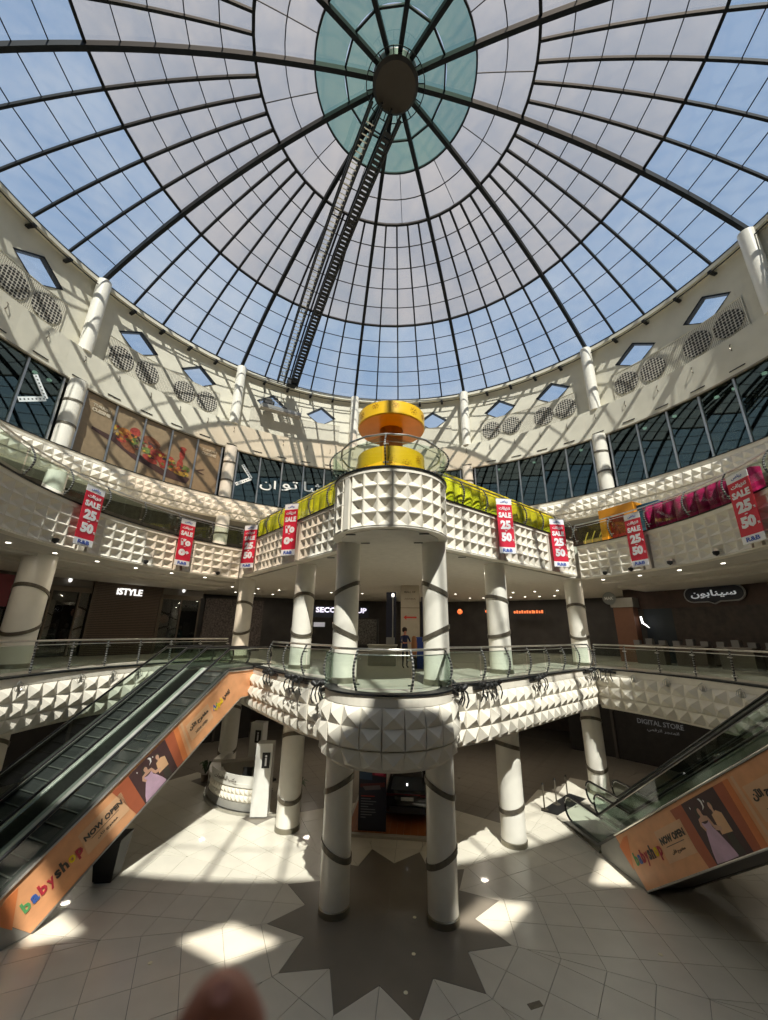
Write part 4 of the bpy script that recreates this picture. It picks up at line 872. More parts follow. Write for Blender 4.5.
# white Arabic lettering on the glass and the perforated chevrons
SW = mat('letter_white', (.80, .84, .84), .5, emit=(.8, .9, .9), es=.12)
for az, s, w_, hh, z in ((-35.6, 'ان', 1.5, 1.1, E(13.1)), (-30.4, 'تو', 1.5, 1.1, E(13.35)), (-24.5, 'شا', 2.0, 1.0, E(13.6))):
    o = text('shop_lettering', arabic(s), SW, 1.2, GZ[-30], Matrix.Identity(4), bold=.01, width=w_, squash=hh, depth=.02); o.matrix_world = face_in(az, 22.68, z)
def chevron(parent, az, z, flip=1):
    b = MB(); s = 1.15
    for (p, q) in (((-.35 * flip, s), (.55 * flip, 0)), ((.55 * flip, 0), (-.75 * flip, -s * .75))):
        dx, dz = q[0] - p[0], q[1] - p[1]; L = math.hypot(dx, dz); nx, nz_ = -dz / L * .15, dx / L * .15
        b.add([(p[0] + nx, -.03, p[1] + nz_), (q[0] + nx, -.03, q[1] + nz_), (q[0] - nx, -.03, q[1] - nz_), (p[0] - nx, -.03, p[1] - nz_)], [(0, 1, 2, 3)])
    o = b.obj('white_chevron', SW, parent); o.matrix_world = face_in(az, 22.72, z)
    d = MB()
    for (p, q) in (((-.35 * flip, s), (.55 * flip, 0)), ((.55 * flip, 0), (-.75 * flip, -s * .75))):
        for k in range(7): t = (k + .5) / 7; x, zz = p[0] + (q[0] - p[0]) * t, p[1] + (q[1] - p[1]) * t; d.add([(px, -.035, pz) for px, pz in ell(x, zz, .05, .05, 8)], [tuple(range(8))])
    o = d.obj('chevron_holes', mat('hole_dark', (.05, .07, .07), .5), parent); o.matrix_world = face_in(az, 22.72, z)
chevron(GZ[-90], -79.9, E(13.7)); chevron(GZ[-30], -41.0, E(13.4))
o = text('shop_lettering', '%', SW, 1.2, GZ[-90], Matrix.Identity(4), bold=.0, width=.9, squash=1.5, depth=.02); o.matrix_world = face_in(-86.7, 22.68, E(12.9))
# interior downlights seen through the dark glazing
for a in (57, 63.5, 66, 70, 52, 40, 75, -77, -79, 30, 22):
    b = MB(); b.cyl(24.2 * S_(a), 24.2 * C_(a), E(15.78), E(15.88), .14, 12); o = b.obj('ceiling_downlight', LAMP); tag(o, 'small lit downlight inside the top gallery', 'light', 'downlights inside the top gallery')

# ================================================================== FIRST GALLERY SHOPS (walls at radius 21)
def wallbox(name, label, az0, az1, r, z0, z1, m, n=None):
    b = MB(); b.arc(r, r + .2, z0, z1, az0, az1, n or max(2, int(abs(az1 - az0) / 2))); return b.obj(name, m, kind='structure', label=label)
wallbox('wall_left', 'dark shopfront bulkhead on the left of the first gallery', -125, -47.5, 21.0, 9.9, E(3.05), mat('grey_brown', (.16, .14, .12), .6))
wallbox('wall_right', 'brown shopfront bulkhead on the right of the first gallery', 46, 125, 21.0, 9.3, E(3.05), BROWNWALL)
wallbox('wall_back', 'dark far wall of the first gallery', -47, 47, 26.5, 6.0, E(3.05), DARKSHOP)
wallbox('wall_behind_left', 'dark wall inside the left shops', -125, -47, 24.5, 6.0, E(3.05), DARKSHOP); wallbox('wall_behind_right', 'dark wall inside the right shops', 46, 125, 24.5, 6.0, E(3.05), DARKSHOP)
wallbox('wall_near', 'gallery wall behind the viewer', 125, 235, 22.0, 0.0, E(9.15), mat('near_wall', (.30, .27, .23), .6), 40)
wallbox('wall_upper_back', 'shop wall on the second gallery, left', -115, -20, 24.5, E(4.85), E(9.15), mat('upper_shop', (.09, .08, .065), .6, var=.3)); wallbox('wall_upper_back', 'shop wall on the second gallery, right', -20, 115, 24.5, E(4.85), E(9.15), mat('upper_shop_r', (.08, .05, .035), .6, var=.3))
# ceiling cornices: shallow steps in the gallery ceiling
for z_, r_, k in ((E(2.93), 15.4, 4), (E(2.80), 17.2, 5)): MB().arc(r_, 20.9, z_, z_ + .13, -120, -47, 40).obj('trim_%d' % k, CEIL, kind='structure', label='stepped ceiling border on the left'); MB().arc(r_, 20.9, z_, z_ + .13, 50, 120, 40).obj('trim_%d' % (k + 2), CEIL, kind='structure', label='stepped ceiling border on the right')
# slatted sign wall
sl_ = root('slatted_sign_wall', 'brown slatted shop wall carrying white lettering, left on the first gallery', 'shopfront'); SB = mat('slat_bronze', (.13, .095, .07), .4, .3); Ms = face_in(-61.2, 20.75, 6.0); sl_.matrix_world = Ms
MB().box(-2.0, 2.0, .06, .12, 0, 4.6).obj('backboard', mat('slat_back', (.03, .02, .015), .6), sl_)
for i in range(44): b = MB(); b.box(-2.0, 2.0, -.03, .06, 0, .062); b.obj('slat', SB, sl_, (0, 0, .05 + i * .104))
for x in (-2.06, 2.06): MB().box(x - .05, x + .05, -.06, .14, 0, 4.6).obj('frame', mat('frame_brown', (.1, .08, .06), .4, .5), sl_)
text('lettering', 'iSTYLE', mat('sign_soft_white', (.9, .9, .9), emit=(1, .98, .95), es=1.2, var=0), .5, sl_, Matrix.Translation((-.05, -.1, 3.9)), bold=.012, width=1.55, squash=.42, depth=.03)
def shopfront(label, az, w, n, h=3.75, logo=False, display=()):
    rt = root('shopfront', label, 'shopfront'); rt.matrix_world = face_in(az, 20.9, 6.0); fm = mat('frame_brown', (.1, .08, .06), .4, .5)
    for i in range(n + 1): x = -w / 2 + w * i / n; MB().box(x - .05, x + .05, -.06, .08, 0, h).obj('frame', fm, rt)
    MB().box(-w / 2, w / 2, -.06, .08, h - .1, h + .2).obj('lintel', fm, rt)
    for i in range(n): x = -w / 2 + w * (i + .5) / n; MB().box(x - w / n / 2 + .05, x + w / n / 2 - .05, 0, .02, .02, h - .1).obj('pane', G_DARK, rt)
    if logo:
        b = MB(); b.add([(x, -.1, z) for x, z in ell(.0, h + .55, .11, .13, 14)], [tuple(range(14))]); b.add([(x, -.1, z) for x, z in ell(.03, h + .73, .025, .05, 8, -.5)], [tuple(range(8))]); b.obj('fruit_emblem', mat('sign_soft_white', (.9, .9, .9), emit=(1, .98, .95), es=1.2, var=0), rt, label='small glowing white fruit shaped emblem')
    return rt
shopfront('glazed shopfront left of the slatted sign wall, glowing white emblem above', -70.8, 4.4, 3, logo=True)
shopfront('glazed shopfront right of the slatted sign wall', -51.6, 2.6, 2, logo=True)
shopfront('dark glazed shopfront at the far left behind the big column', -83.5, 4.4, 2)
wallbox('wall_red', 'dark red panel wall at the left picture edge', -100, -78.5, 20.6, 8.6, 10.2, mat('wine', (.16, .01, .02), .5))
def mannequin(label, az, r, m, h=1.7, rr=.22):
    rt = root('mannequin', label, 'mannequin', (r * S_(az), r * C_(az), 6.0)); b = MB(); b.lathe(0, 0, [(.16, .0), (.16, .03), (.03, .05), (.03, .8), (rr * .8, .85), (rr, 1.05), (rr * .7, 1.25), (rr * .95, 1.45), (.07, 1.52), (.06, 1.6)], 14); b.obj('dressed_body', m, rt)
    b = MB(); b.lathe(0, 0, [(.03, 1.58), (.10, 1.66), (.11, 1.76), (.04, 1.86)], 12); b.obj('head', mat('dummy', (.3, .25, .22), .5), rt)
for i, (az, c) in enumerate([(-73.6, (.20, .16, .15)), (-70.2, (.07, .13, .12)), (-68.4, (.10, .09, .09)), (-52.2, (.05, .07, .12)), (-50.2, (.04, .13, .12))]):
    mannequin(['dressed mannequin nearest the big left column', 'green dressed mannequin behind the left shop glass', 'grey mannequin beside the slatted wall, left', 'navy mannequin right of the slatted wall', 'teal mannequin at the right end of the shop glass'][i], az, 21.8, mat('dress_%d' % i, c, .7))
for i, (az, z) in enumerate([(-74.5, 8.4), (-67.6, 8.5), (-53.5, 8.3)]):
    b = MB(); b.lathe(0, 0, [(.05, -.3), (.24, -.18), (.3, 0), (.24, .18), (.05, .3)], 16); o = b.obj('paper_lantern', mat('lantern', (.45, .27, .2), .6, emit=(.8, .35, .2), es=.06), None, (21.7 * S_(az), 21.7 * C_(az), z)); tag(o, ['round lantern in the leftmost shop window', 'round lantern beside the slatted wall, left side', 'round lantern beside the slatted wall, right side'][i], 'lantern')
# right side: framed Arabic sign, booth counters
sg_ = root('shop_sign', 'dark oval sign with white Arabic lettering on the right of the first gallery', 'sign'); sg_.matrix_world = face_in(60.3, 20.8, 10.0)
def pill(w, h, n=10):
    return [(w - h + h * math.cos(t), h * math.sin(t)) for t in [-math.pi / 2 + math.pi * i / n for i in range(n + 1)]] + [(.3, h), (0, h + .13), (-.3, h)] + [(-w + h - h * math.cos(t), h * math.sin(t)) for t in [math.pi / 2 - math.pi * i / n for i in range(n + 1)]] + [(-.3, -h), (0, -h - .13), (.3, -h)]
def plate(name, pts, y0, y1, m, parent):
    b = MB(); n = len(pts); b.add([(x, y0, z) for x, z in pts] + [(x, y1, z) for x, z in pts], [tuple(range(n)), tuple(range(n, 2 * n))[::-1]] + [(i, n + i, n + (i + 1) % n, (i + 1) % n) for i in range(n)]); return b.obj(name, m, parent)
plate('sign_rim', pill(1.55, .47), -.08, 0, mat('sign_rim', (.35, .35, .36), .4), sg_); plate('sign_face', pill(1.47, .40), -.11, -.08, mat('sign_navy', (.012, .015, .03), .4), sg_)
text('lettering', arabic('سينابون'), mat('sign_letter', (.75, .78, .8), .5, emit=(.8, .85, .9), es=.25), .5, sg_, Matrix.Translation((0, -.12, 0)), bold=.012, width=2.3, squash=.46)
rs = root('shop_sign', 'small round grey sign beside the right inner column on the first gallery', 'sign'); rs.matrix_world = face_in(45.0, 19.5, 10.0); plate('disc', ell(0, 0, .42, .42, 20), -.05, 0, mat('disc_grey', (.15, .16, .15), .5), rs); text('lettering', 'MAK', mat('disc_letter', (.6, .62, .6), .5), .3, rs, Matrix.Translation((0, -.06, 0)), bold=.01, width=.55, squash=.2)
pl_ = root('square_pillar', 'brown square pillar with a pale capital on the right of the first gallery', 'pillar', (20.2 * S_(46.8), 20.2 * C_(46.8), 6.0), R_(-46.8)); MB().box(-.6, .6, -.4, .4, 0, 3.4).obj('shaft', mat('pillar_brown', (.16, .07, .04), .5), pl_); MB().box(-.7, .7, -.5, .5, 3.4, 4.0).obj('capital', mat('pillar_pale', (.25, .24, .21), .6), pl_)
for i, (az, w) in enumerate([(51.5, 1.9), (58, 1.9), (64.5, 1.9), (71, 1.9), (77.5, 1.9)]):
    rt = root('cafe_counter', 'dim cafe counter on the right of the first gallery, ' + ['next to the brown pillar', 'second from the brown pillar', 'below the oval sign', 'right of the oval sign', 'nearest the right picture edge'][i], 'counter'); rt.matrix_world = face_in(az, 19.0, 6.0)
    MB().box(-w / 2 * .8, w / 2 * .8, -.3, .4, 0, 1.05).obj('body', mat('counter_%d' % (i % 2), ((.10, .085, .07), (.07, .05, .04))[i % 2], .5), rt); MB().box(-w / 2 * .82, w / 2 * .82, -.35, .45, 1.05, 1.1).obj('top', mat('counter_top', (.22, .20, .18), .4), rt)
    for k in range(3): MB().box(-.9 + k * .7, -.55 + k * .7, -.1, .2, 1.1, 1.35 + .1 * (k % 2)).obj('appliance', mat('appliance', (.18, .18, .18), .4), rt)
MB().arc(20.95, 21.2, 6.0, 9.3, 49, 53.5, 3).obj('wall_recess', mat('navy_shop', (.015, .025, .035), .5), kind='structure', label='dark blue recess beside the brown pillar')
MB().arc(20.95, 21.2, 6.0, 9.3, 53.5, 68, 6).obj('wall_booth', mat('brown_shop', (.05, .035, .028), .5, var=.4), kind='structure', label='brown back wall under the oval sign')
MB().arc(20.95, 21.2, 6.0, 8.7, 68, 100, 9).obj('wall_booth', mat('black_shop', (.012, .01, .01), .5, var=.4), kind='structure', label='black shop opening at the right edge')
sw = root('wall_lamp', 'small curved white lit wall lamp beside the brown pillar', 'lamp'); sw.matrix_world = face_in(49.5, 20.3, 8.3); b = MB(); b.tube([(-.1, -.1, .5), (-.05, -.1, .1), (.15, -.15, -.05), (.3, -.1, -.2)], [.05, .06, .04, .02], 6); b.obj('lit_shade', GLOW, sw)
# centre: far concourse behind the prow
wallbox('wall_far', 'patterned dark shop wall behind the left gallery column', -46, -34, 22.0, 6.0, 10.0, mat('pattern_dark', (.07, .055, .05), .6, var=.8, scale=9), 8)
for i, (az, x, w, s) in enumerate([(-21.5, 0, 3.2, 'SECOND CUP')]):
    rt = root('shop_sign', 'white lit café lettering on dark behind the left prow columns', 'sign'); rt.matrix_world = face_in(-17.0, 19.0, E(1.55)); MB().box(-2.3, 2.3, 0, .1, -.45, .45).obj('sign_board', mat('sign_navy', (.012, .015, .03), .4), rt); text('lettering', s, mat('cup_letter', (.8, .8, .9), .5, emit=(.85, .8, 1), es=1.2), .5, rt, Matrix.Translation((0, -.03, .14)), bold=.015, width=4.2, squash=.42); MB().box(-2.2, -1.3, -.02, 0, -1.2, -.85).obj('small_plate', mat('plate_lit', (.5, .5, .55), .5, emit=(.6, .6, .7), es=.3), rt)
for i, (px_, z_, w_) in enumerate([(17.5, 2.0, .9), (20.5, 1.95, .6), (24.5, 1.9, 1.8), (27.5, 1.9, 1.0)]):
    rt = root('shop_sign', 'dim orange lit sign strip in the dark concourse, ' + ['nearest the right inner column', 'second along', 'widest one', 'next to the right corner column'][i], 'sign'); rt.matrix_world = face_in(px_, 24.5, E(z_)); MB().box(-w_ / 2, w_ / 2, 0, .1, -.2, .2).obj('backing', BLACK, rt)
    for k in range(int(w_ / .22)): MB().box(-w_ / 2 + .04 + k * .22, -w_ / 2 + .18 + k * .22, -.02, 0, -.13, .13 if k % 2 else .08).obj('lit_bar', OGLOW, rt)
for i, (az, z_) in enumerate([(4.8, 1.75), (9.3, 1.72)]):
    b = MB(); b.lathe(0, 0, [(.06, -.2), (.2, -.1), (.22, .05), (.08, .22)], 14); o = b.obj('orange_lantern', OGLOW, None, (20 * S_(az + 3), 20 * C_(az + 3), E(z_))); tag(o, ['round orange lantern right of the front column on the first gallery', 'round orange lantern left of the right inner column'][i], 'lantern')
# arrow pillar, desk, person and blue box behind the prow tip
pp_ = root('square_pillar', 'pale square pillar with a red arrow and small lettering behind the prow tip', 'pillar', (.30, 12.6, 6.0), 0.02); PM = mat('pillar_cream', (.42, .37, .29), .6); MB().box(-.62, .62, -.5, .5, 0, E(3.05) - 6.0).obj('shaft', PM, pp_)
b = MB(); b.add([(x, -.51, z) for x, z in [(-.45, 2.55), (-.25, 2.70), (-.25, 2.60), (.42, 2.60), (.42, 2.50), (-.25, 2.50), (-.25, 2.40)]], [tuple(range(7))]); b.obj('red_arrow', mat('arrow_red', (.55, .03, .02), .5), pp_)
text('lettering', 'MALL OF', mat('ink_brown', (.10, .08, .06), .5), .2, pp_, Matrix.Translation((0, -.51, 4.2)), width=.75, squash=.13, bold=.005); text('lettering', 'ARABIA', mat('ink_brown', (.1, .08, .06), .5), .2, pp_, Matrix.Translation((0, -.51, 3.75)), width=.75, squash=.10)
MB().box(-.62, .62, -.52, -.5, 3.15, 3.18).obj('groove', mat('ink_brown', (.1, .08, .06), .5), pp_)
for i, (x, y, w_, h_) in enumerate([(-.95, 12.4, .35, 4.2), (1.4, 12.4, .35, 3.9)]):
    rt = root('dark_drape', ['tall black blue drape left of the arrow pillar', 'tall black drape right of the arrow pillar'][i], 'drape', (x, y, 6.0)); b = MB(); b.prism([(-.35, -.1), (.3, -.1), (.3, .15), (-.35, .15)], 0, h_); b.obj('cloth', mat('navy_drape', (.012, .015, .035), .7), rt); MB().cyl(.1, -.15, 0.01, h_, .04, 8).obj('steel_pole', STEEL, rt); MB().cyl(.1, -.15, h_ - .3, h_ - .1, .07, 8).obj('lamp', LAMP, rt)
rt = root('service_desk', 'pale low service desk beside the seated person on the first gallery', 'desk', (-.85, 6.4, 6.0)); MB().box(-.8, .6, -.3, .35, 0, .95).obj('front', mat('desk_pale', (.40, .39, .34), .5), rt); MB().box(-.85, .65, -.35, .4, .95, 1.0).obj('top', mat('desk_top', (.5, .48, .42), .4), rt); MB().box(.1, .5, -.1, .2, 1.0, 1.35).obj('monitor', mat('monitor_back', (.3, .3, .3), .5), rt)
rt = root('blue_box', 'bright blue box beside the person behind the prow tip', 'box', (1.18, 5.3, 6.0)); MB().box(-.36, .36, -.3, .3, 0.0, 1.35).obj('body', mat('blue_plastic', (.01, .035, .22), .5), rt); MB().box(-.38, .38, -.32, .32, 1.35, 1.4).obj('lid', mat('blue_lid', (.02, .05, .28), .5), rt)
rt = root('display_board', 'dark metal framed board with pale specks left of the service desk', 'display', (-2.6, 9.0, 6.0))
MB().box(-1.1, 1.1, -.05, .05, .9, 2.3).obj('board', mat('speckle', (.06, .055, .05), .5, var=1.0, scale=14), rt)
for x in (-1.1, 1.1): MB().box(x - .05, x + .05, -.08, .08, 0, 2.35).obj('leg', BLACK, rt)
# person: one continuous skinned body
def person(label, loc, rz):
    rt = root('person', label, 'person', loc, rz)
    J = [(0, 0, .95), (0, 0, 1.12), (0, 0, 1.32), (0, 0, 1.45), (0, -.02, 1.53), (0, -.03, 1.63), (0, -.02, 1.72), (-.17, 0, 1.42), (-.26, -.05, 1.18), (-.16, -.28, 1.12), (-.06, -.36, 1.14), (.17, 0, 1.42), (.26, -.05, 1.18), (.16, -.28, 1.12), (.06, -.36, 1.14),
         (-.10, 0, .88), (-.11, -.03, .50), (-.11, .02, .09), (-.11, -.14, .04), (.10, 0, .88), (.11, -.03, .50), (.11, .02, .09), (.11, -.14, .04)]
    Ed = [(0, 1), (1, 2), (2, 3), (3, 4), (4, 5), (5, 6), (3, 7), (7, 8), (8, 9), (9, 10), (3, 11), (11, 12), (12, 13), (13, 14), (0, 15), (15, 16), (16, 17), (17, 18), (0, 19), (19, 20), (20, 21), (21, 22)]
    Rr = [.15, .13, .16, .10, .055, .085, .08, .07, .045, .035, .03, .07, .045, .035, .03, .10, .065, .04, .035, .10, .065, .04, .035]
    me = bpy.data.meshes.new('body'); me.from_pydata(J, Ed, []); o = bpy.data.objects.new('body', me); col.objects.link(o)
    md = o.modifiers.new('skin', 'SKIN')
    for i, v in enumerate(me.skin_vertices[0].data): v.radius = (Rr[i], Rr[i] * .8); v.use_root = (i == 0)
    o.modifiers.new('sub', 'SUBSURF').levels = 1; bpy.context.view_layer.update(); m2 = bpy.data.meshes.new_from_object(o.evaluated_get(bpy.context.evaluated_depsgraph_get())); bpy.data.objects.remove(o)
    m2.materials.clear(); [m2.materials.append(m) for m in (SKIN, mat('navy_cloth', (.02, .03, .10), .8), mat('trousers', (.03, .03, .04), .8))]
    for p in m2.polygons: c = p.center; p.material_index = 2 if c.z < .95 else 1 if (c.z < 1.47 and c.y > -.22) else 0; p.use_smooth = True
    link('body', m2, rt); h = MB(); h.lathe(0, 0, [(.03, 1.60), (.105, 1.64), (.125, 1.72), (.11, 1.80), (.04, 1.85)], 14); h.obj('hair', mat('dark_hair', (.025, .015, .01), .7), rt, (0, .03, 0))
    b = MB(); b.box(-.012, .012, -.135, -.10, 1.63, 1.67); b.obj('nose', SKIN, rt)
    for i, sd in enumerate((-1, 1)):
        f = MB()
        for k in range(5): f.tube([(sd * .06 + (k - 2) * .014, -.36, 1.14), (sd * .05 + (k - 2) * .017, -.40 - (.0 if k in (0, 4) else .02), 1.13)], .008, 5)
        f.obj('fingers', SKIN, rt)
person('dark haired person in navy top standing behind the prow railing by the blue box', (.25, 5.2, 6.0), 0.5)
b_ = root('orange_bag', 'orange brown sack beside the dark haired person', 'bag', (.70, 4.95, 6.0)); b = MB(); b.lathe(0, 0, [(.08, .5), (.13, .7), (.14, 1.1), (.1, 1.4), (.05, 1.45)], 14); b.obj('sack', mat('rust', (.30, .12, .05), .7), b_); b = MB(); b.lathe(0, 0, [(.13, 0), (.13, .5)], 12); b.obj('stand', BLACK, b_)
# gallery downlights, with the lamps behind every second lens
LW_ = 30
def lamp(x, y, z, w, size=.35):
    l = bpy.data.lights.new('downlight_and_fill_lamp', 'AREA'); l.shape = 'DISK'; l.size = size; l.energy = w; l.color = (1.0, .88, .72); o = bpy.data.objects.new('downlight_and_fill_lamp', l); col.objects.link(o); o.location = (x, y, z - .06)
def lights(azs, r, z, g, lab, rad=.08):
    for a in azs[::2]: lamp(r * S_(a), r * C_(a), z, LW_)
    for a in azs:
        rt = root('ceiling_downlight', lab, 'light', (r * S_(a), r * C_(a), z), group=g); MB().cyl(0, 0, -.015, .0, rad * 1.25, 14).obj('bezel', mat('bezel', (.3, .29, .27), .5), rt); MB().cyl(0, 0, -.03, -.015, rad, 14).obj('lit_lens', LAMP, rt)
lights([-96, -88, -80, -72, -64, -56, 52, 60, 68, 76, 84], 14.5, E(3.05), 'inner ring of gallery downlights', 'small lit downlight in the inner ring of the first gallery ceiling')
lights([-92, -84, -76, -68, -60, -52, -44, -38, -33, -28, -20, -12, 12, 20, 26, 31, 36, 41, 50, 58], 18.4, E(3.05), 'outer ring of gallery downlights', 'small lit downlight in the outer ring of the first gallery ceiling')
lights([-40, -36, -32, 14, 17, 20, 23, 26, 29, 32, 35], 22.5, E(3.05), 'far concourse downlights', 'small lit downlight in the far concourse ceiling')
for x, y in ((-3, 6), (3, 6), (0, 9), (-5, 12), (5, 12), (0, 15)): lamp(x, y, E(3.05), 30)  # added fill lamps without any fixture, brightening the first gallery interior
for x, y in ((-4, 10), (4, 10), (0, 12), (-6, 13), (6, 13), (12, 12), (-12, 12), (15, 6), (-15, 6), (0, 16), (16, -2), (-16, -2)): lamp(x, y, E(-3.38), 34)  # added fill under the first gallery slab, no fittings, lifts the dark ground floor
for x, y in ((-1.2, -2.2), (1.2, -2.2), (-.9, -.9), (1.0, -.9), (-2.8, 1.9), (2.8, 1.9)):
    b = MB(); b.box(-.16, .16, -.05, .05, -.02, 0); o = b.obj('soffit_slot', BLACK, None, (x, y, E(3.05) - .0)); tag(o, 'thin dark air slot in the soffit under the upper prow', 'air vent', 'soffit slots under the upper prow')

# ================================================================== GROUND FLOOR SHOPS AND FURNITURE
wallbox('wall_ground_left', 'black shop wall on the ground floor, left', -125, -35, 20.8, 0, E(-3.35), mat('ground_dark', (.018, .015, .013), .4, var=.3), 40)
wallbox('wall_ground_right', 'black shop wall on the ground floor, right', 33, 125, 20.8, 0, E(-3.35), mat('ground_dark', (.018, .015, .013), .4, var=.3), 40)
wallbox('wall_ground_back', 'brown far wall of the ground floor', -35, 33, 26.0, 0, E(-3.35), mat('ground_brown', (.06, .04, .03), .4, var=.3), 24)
ds = root('shop_sign', 'faint grey lettering on the black shop wall behind the right escalator', 'sign'); ds.matrix_world = face_in(48.6, 20.7, 2.35); LG = mat('faint_letter', (.20, .20, .20), .5, emit=(.5, .5, .5), es=.10)
text('lettering', 'DIGITAL STORE', LG, .5, ds, Matrix.Translation((0, -.03, .1)), bold=.005, width=2.5, squash=.28); text('lettering', arabic('المتجر الرقمي'), LG, .4, ds, Matrix.Translation((0.1, -.03, -.32)), width=1.7, squash=.25)
for i, az in enumerate((37, 41, 56, 62, -42, -48, -58, -66, -74)):
    b = MB(); b.box(-.08, .08, -.05, .1, 0, E(-3.4)); o = b.obj('shop_pilaster', mat('pilaster', (.07, .06, .05), .4)); o.matrix_world = face_in(az, 20.7, 0); tag(o, 'dim pilaster on the black ground floor shop wall', 'pilaster', 'pilasters on the ground floor shop walls')
# information desk
INF = mat('desk_white', (.62, .60, .54), .45); kc = (-6.3, 8.35); kr = 3.55
rt = root('information_desk', 'curved white information desk with raised tile front under the left gallery', 'desk', (kc[0], kc[1], 0))
def karc(r0, r1, z0, z1, a0, a1, m, nm, n=24):
    b = MB(); b.arc(r0, r1, z0, z1, a0, a1, n); return b.obj(nm, m, rt)
karc(kr - .5, kr - .05, .12, .98, 181, 256, INF, 'counter_body')
karc(kr - .62, kr + .02, .98, 1.12, 181, 256, mat('desk_cream', (.70, .68, .61), .4), 'counter_top'); karc(kr - .03, kr + .0, .12, .40, 181, 256, mat('desk_grey', (.30, .29, .26), .4), 'kick_strip')
karc(0.05, kr + .1, 0.0, .05, 150, 282, mat('desk_base', (.40, .37, .30), .4), 'plinth', 30); karc(kr + .08, kr + .14, 0.0, .12, 150, 282, STEEL, 'plinth_edge', 30)
karc(kr - .5, kr - .05, .12, 1.25, 256, 280, mat('desk_cream', (.70, .68, .61), .4), 'left_return', 8)
for j in range(2):
    for i in range(14):
        a = 183 + i * 3.7; w_ = kr * R_(3.7); o = link('raised_tile', tile_mesh(w_, .26, .07, True), rt); o.matrix_local = Matrix.Translation(((kr - .03) * S_(a), (kr - .03) * C_(a), .42 + .26 * j)) @ Matrix.Rotation(R_(180 - a), 4, 'Z')
for i, sgn in enumerate([arabic('مكتب المعلومات')]):
    a = 206; o = text('lettering', sgn, mat('ink_brown', (.1, .08, .06), .5), .4, rt, Matrix.Translation(((kr + .03) * S_(a), (kr + .03) * C_(a), 1.22)) @ Matrix.Rotation(R_(180 - a), 4, 'Z'), bold=.004, width=1.5, squash=.2)
b = MB(); b.arc(kr - .06, kr - .0, 1.10, 1.42, 182, 230, 12); b.obj('sign_upstand', mat('desk_cream', (.70, .68, .61), .4), rt)
b = MB(); b.arc(kr - .05, kr + .02, .5, .95, 236, 256, 6); b.obj('grey_niche', mat('desk_grey', (.30, .29, .26), .4), rt)
for i, (x, y, wz, s) in enumerate([(-6.0, 4.85, .14, 2.75), (-7.9, 8.7, -.1, 2.75)]):
    t = root('info_totem', ['tall white totem with a black information symbol at the right end of the desk', 'tall grey white totem with a black information symbol at the back of the desk'][i], 'sign', (x, y, 0.05), wz); MB().box(-.36, .36, -.28, .28, 0, s).obj('slab', mat('totem_white', (.68, .67, .62), .35), t)
    MB().box(-.06, .28, -.295, -.28, s - .95, s - .35).obj('black_plate', BLACK, t); text('symbol', 'i', BWHITE, .5, t, Matrix.Translation((.11, -.30, s - .65)), bold=.012, width=.09, squash=.42)
b = MB(); b.box(-.9, .9, -.3, .3, .05, 1.25); o = b.obj('back_counter', mat('back_counter', (.33, .30, .25), .5), None, (-8.3, 7.6, 0), (0, 0, .5)); tag(o, 'low beige cabinet inside the information desk', 'cabinet')
for i, (x, y) in enumerate([(-7.6, 6.7), (-6.6, 7.3), (-5.6, 7.6)]):
    t = root('office_chair', 'dark swivel chair inside the information desk, ' + ['left one', 'middle one', 'right one'][i], 'chair', (x, y, 0.05), i * 1.1); MB().cyl(0, 0, .08, .45, .03, 8).obj('post', STEEL, t); b = MB(); b.box(-.25, .25, -.25, .25, .45, .53); b.obj('seat', BLACK, t); b = MB(); b.box(-.23, .23, .2, .27, .55, 1.1); b.obj('backrest', BLACK, t)
    b = MB()
    for k in range(5): b.tube([(0, 0, .08), (.28 * math.cos(k * 1.257), .28 * math.sin(k * 1.257), .04)], .02, 5)
    b.obj('star_base', BLACK, t)
for i, (x, y) in enumerate([(-10.4, 8.2), (-7.6, 7.9), (-4.9, 6.6)]):
    t = root('potted_plant', 'small dark potted plant by the information desk, ' + ['at its left end', 'inside on the left', 'behind the right totem'][i], 'plant', (x, y, .05)); b = MB(); b.lathe(0, 0, [(.16, 0), (.2, .3), (.22, .32)], 12); b.obj('pot', mat('pot', (.2, .16, .12), .5), t)
    for k in range(16):
        a = k * 2.4; b = MB(); l = .35 + .1 * (k % 3); tx, ty = l * math.cos(a), l * math.sin(a); h0 = .6 + .25 * ((k * 7) % 5) / 5
        b.add([(0, 0, .3), (tx * .5 - ty * .15, ty * .5 + tx * .15, h0 + .12), (tx, ty, h0), (tx * .5 + ty * .15, ty * .5 - tx * .15, h0 + .12)], [(0, 1, 2, 3)]); b.obj('leaf', mat('leaf', (.05, .09, .035), .6), t)
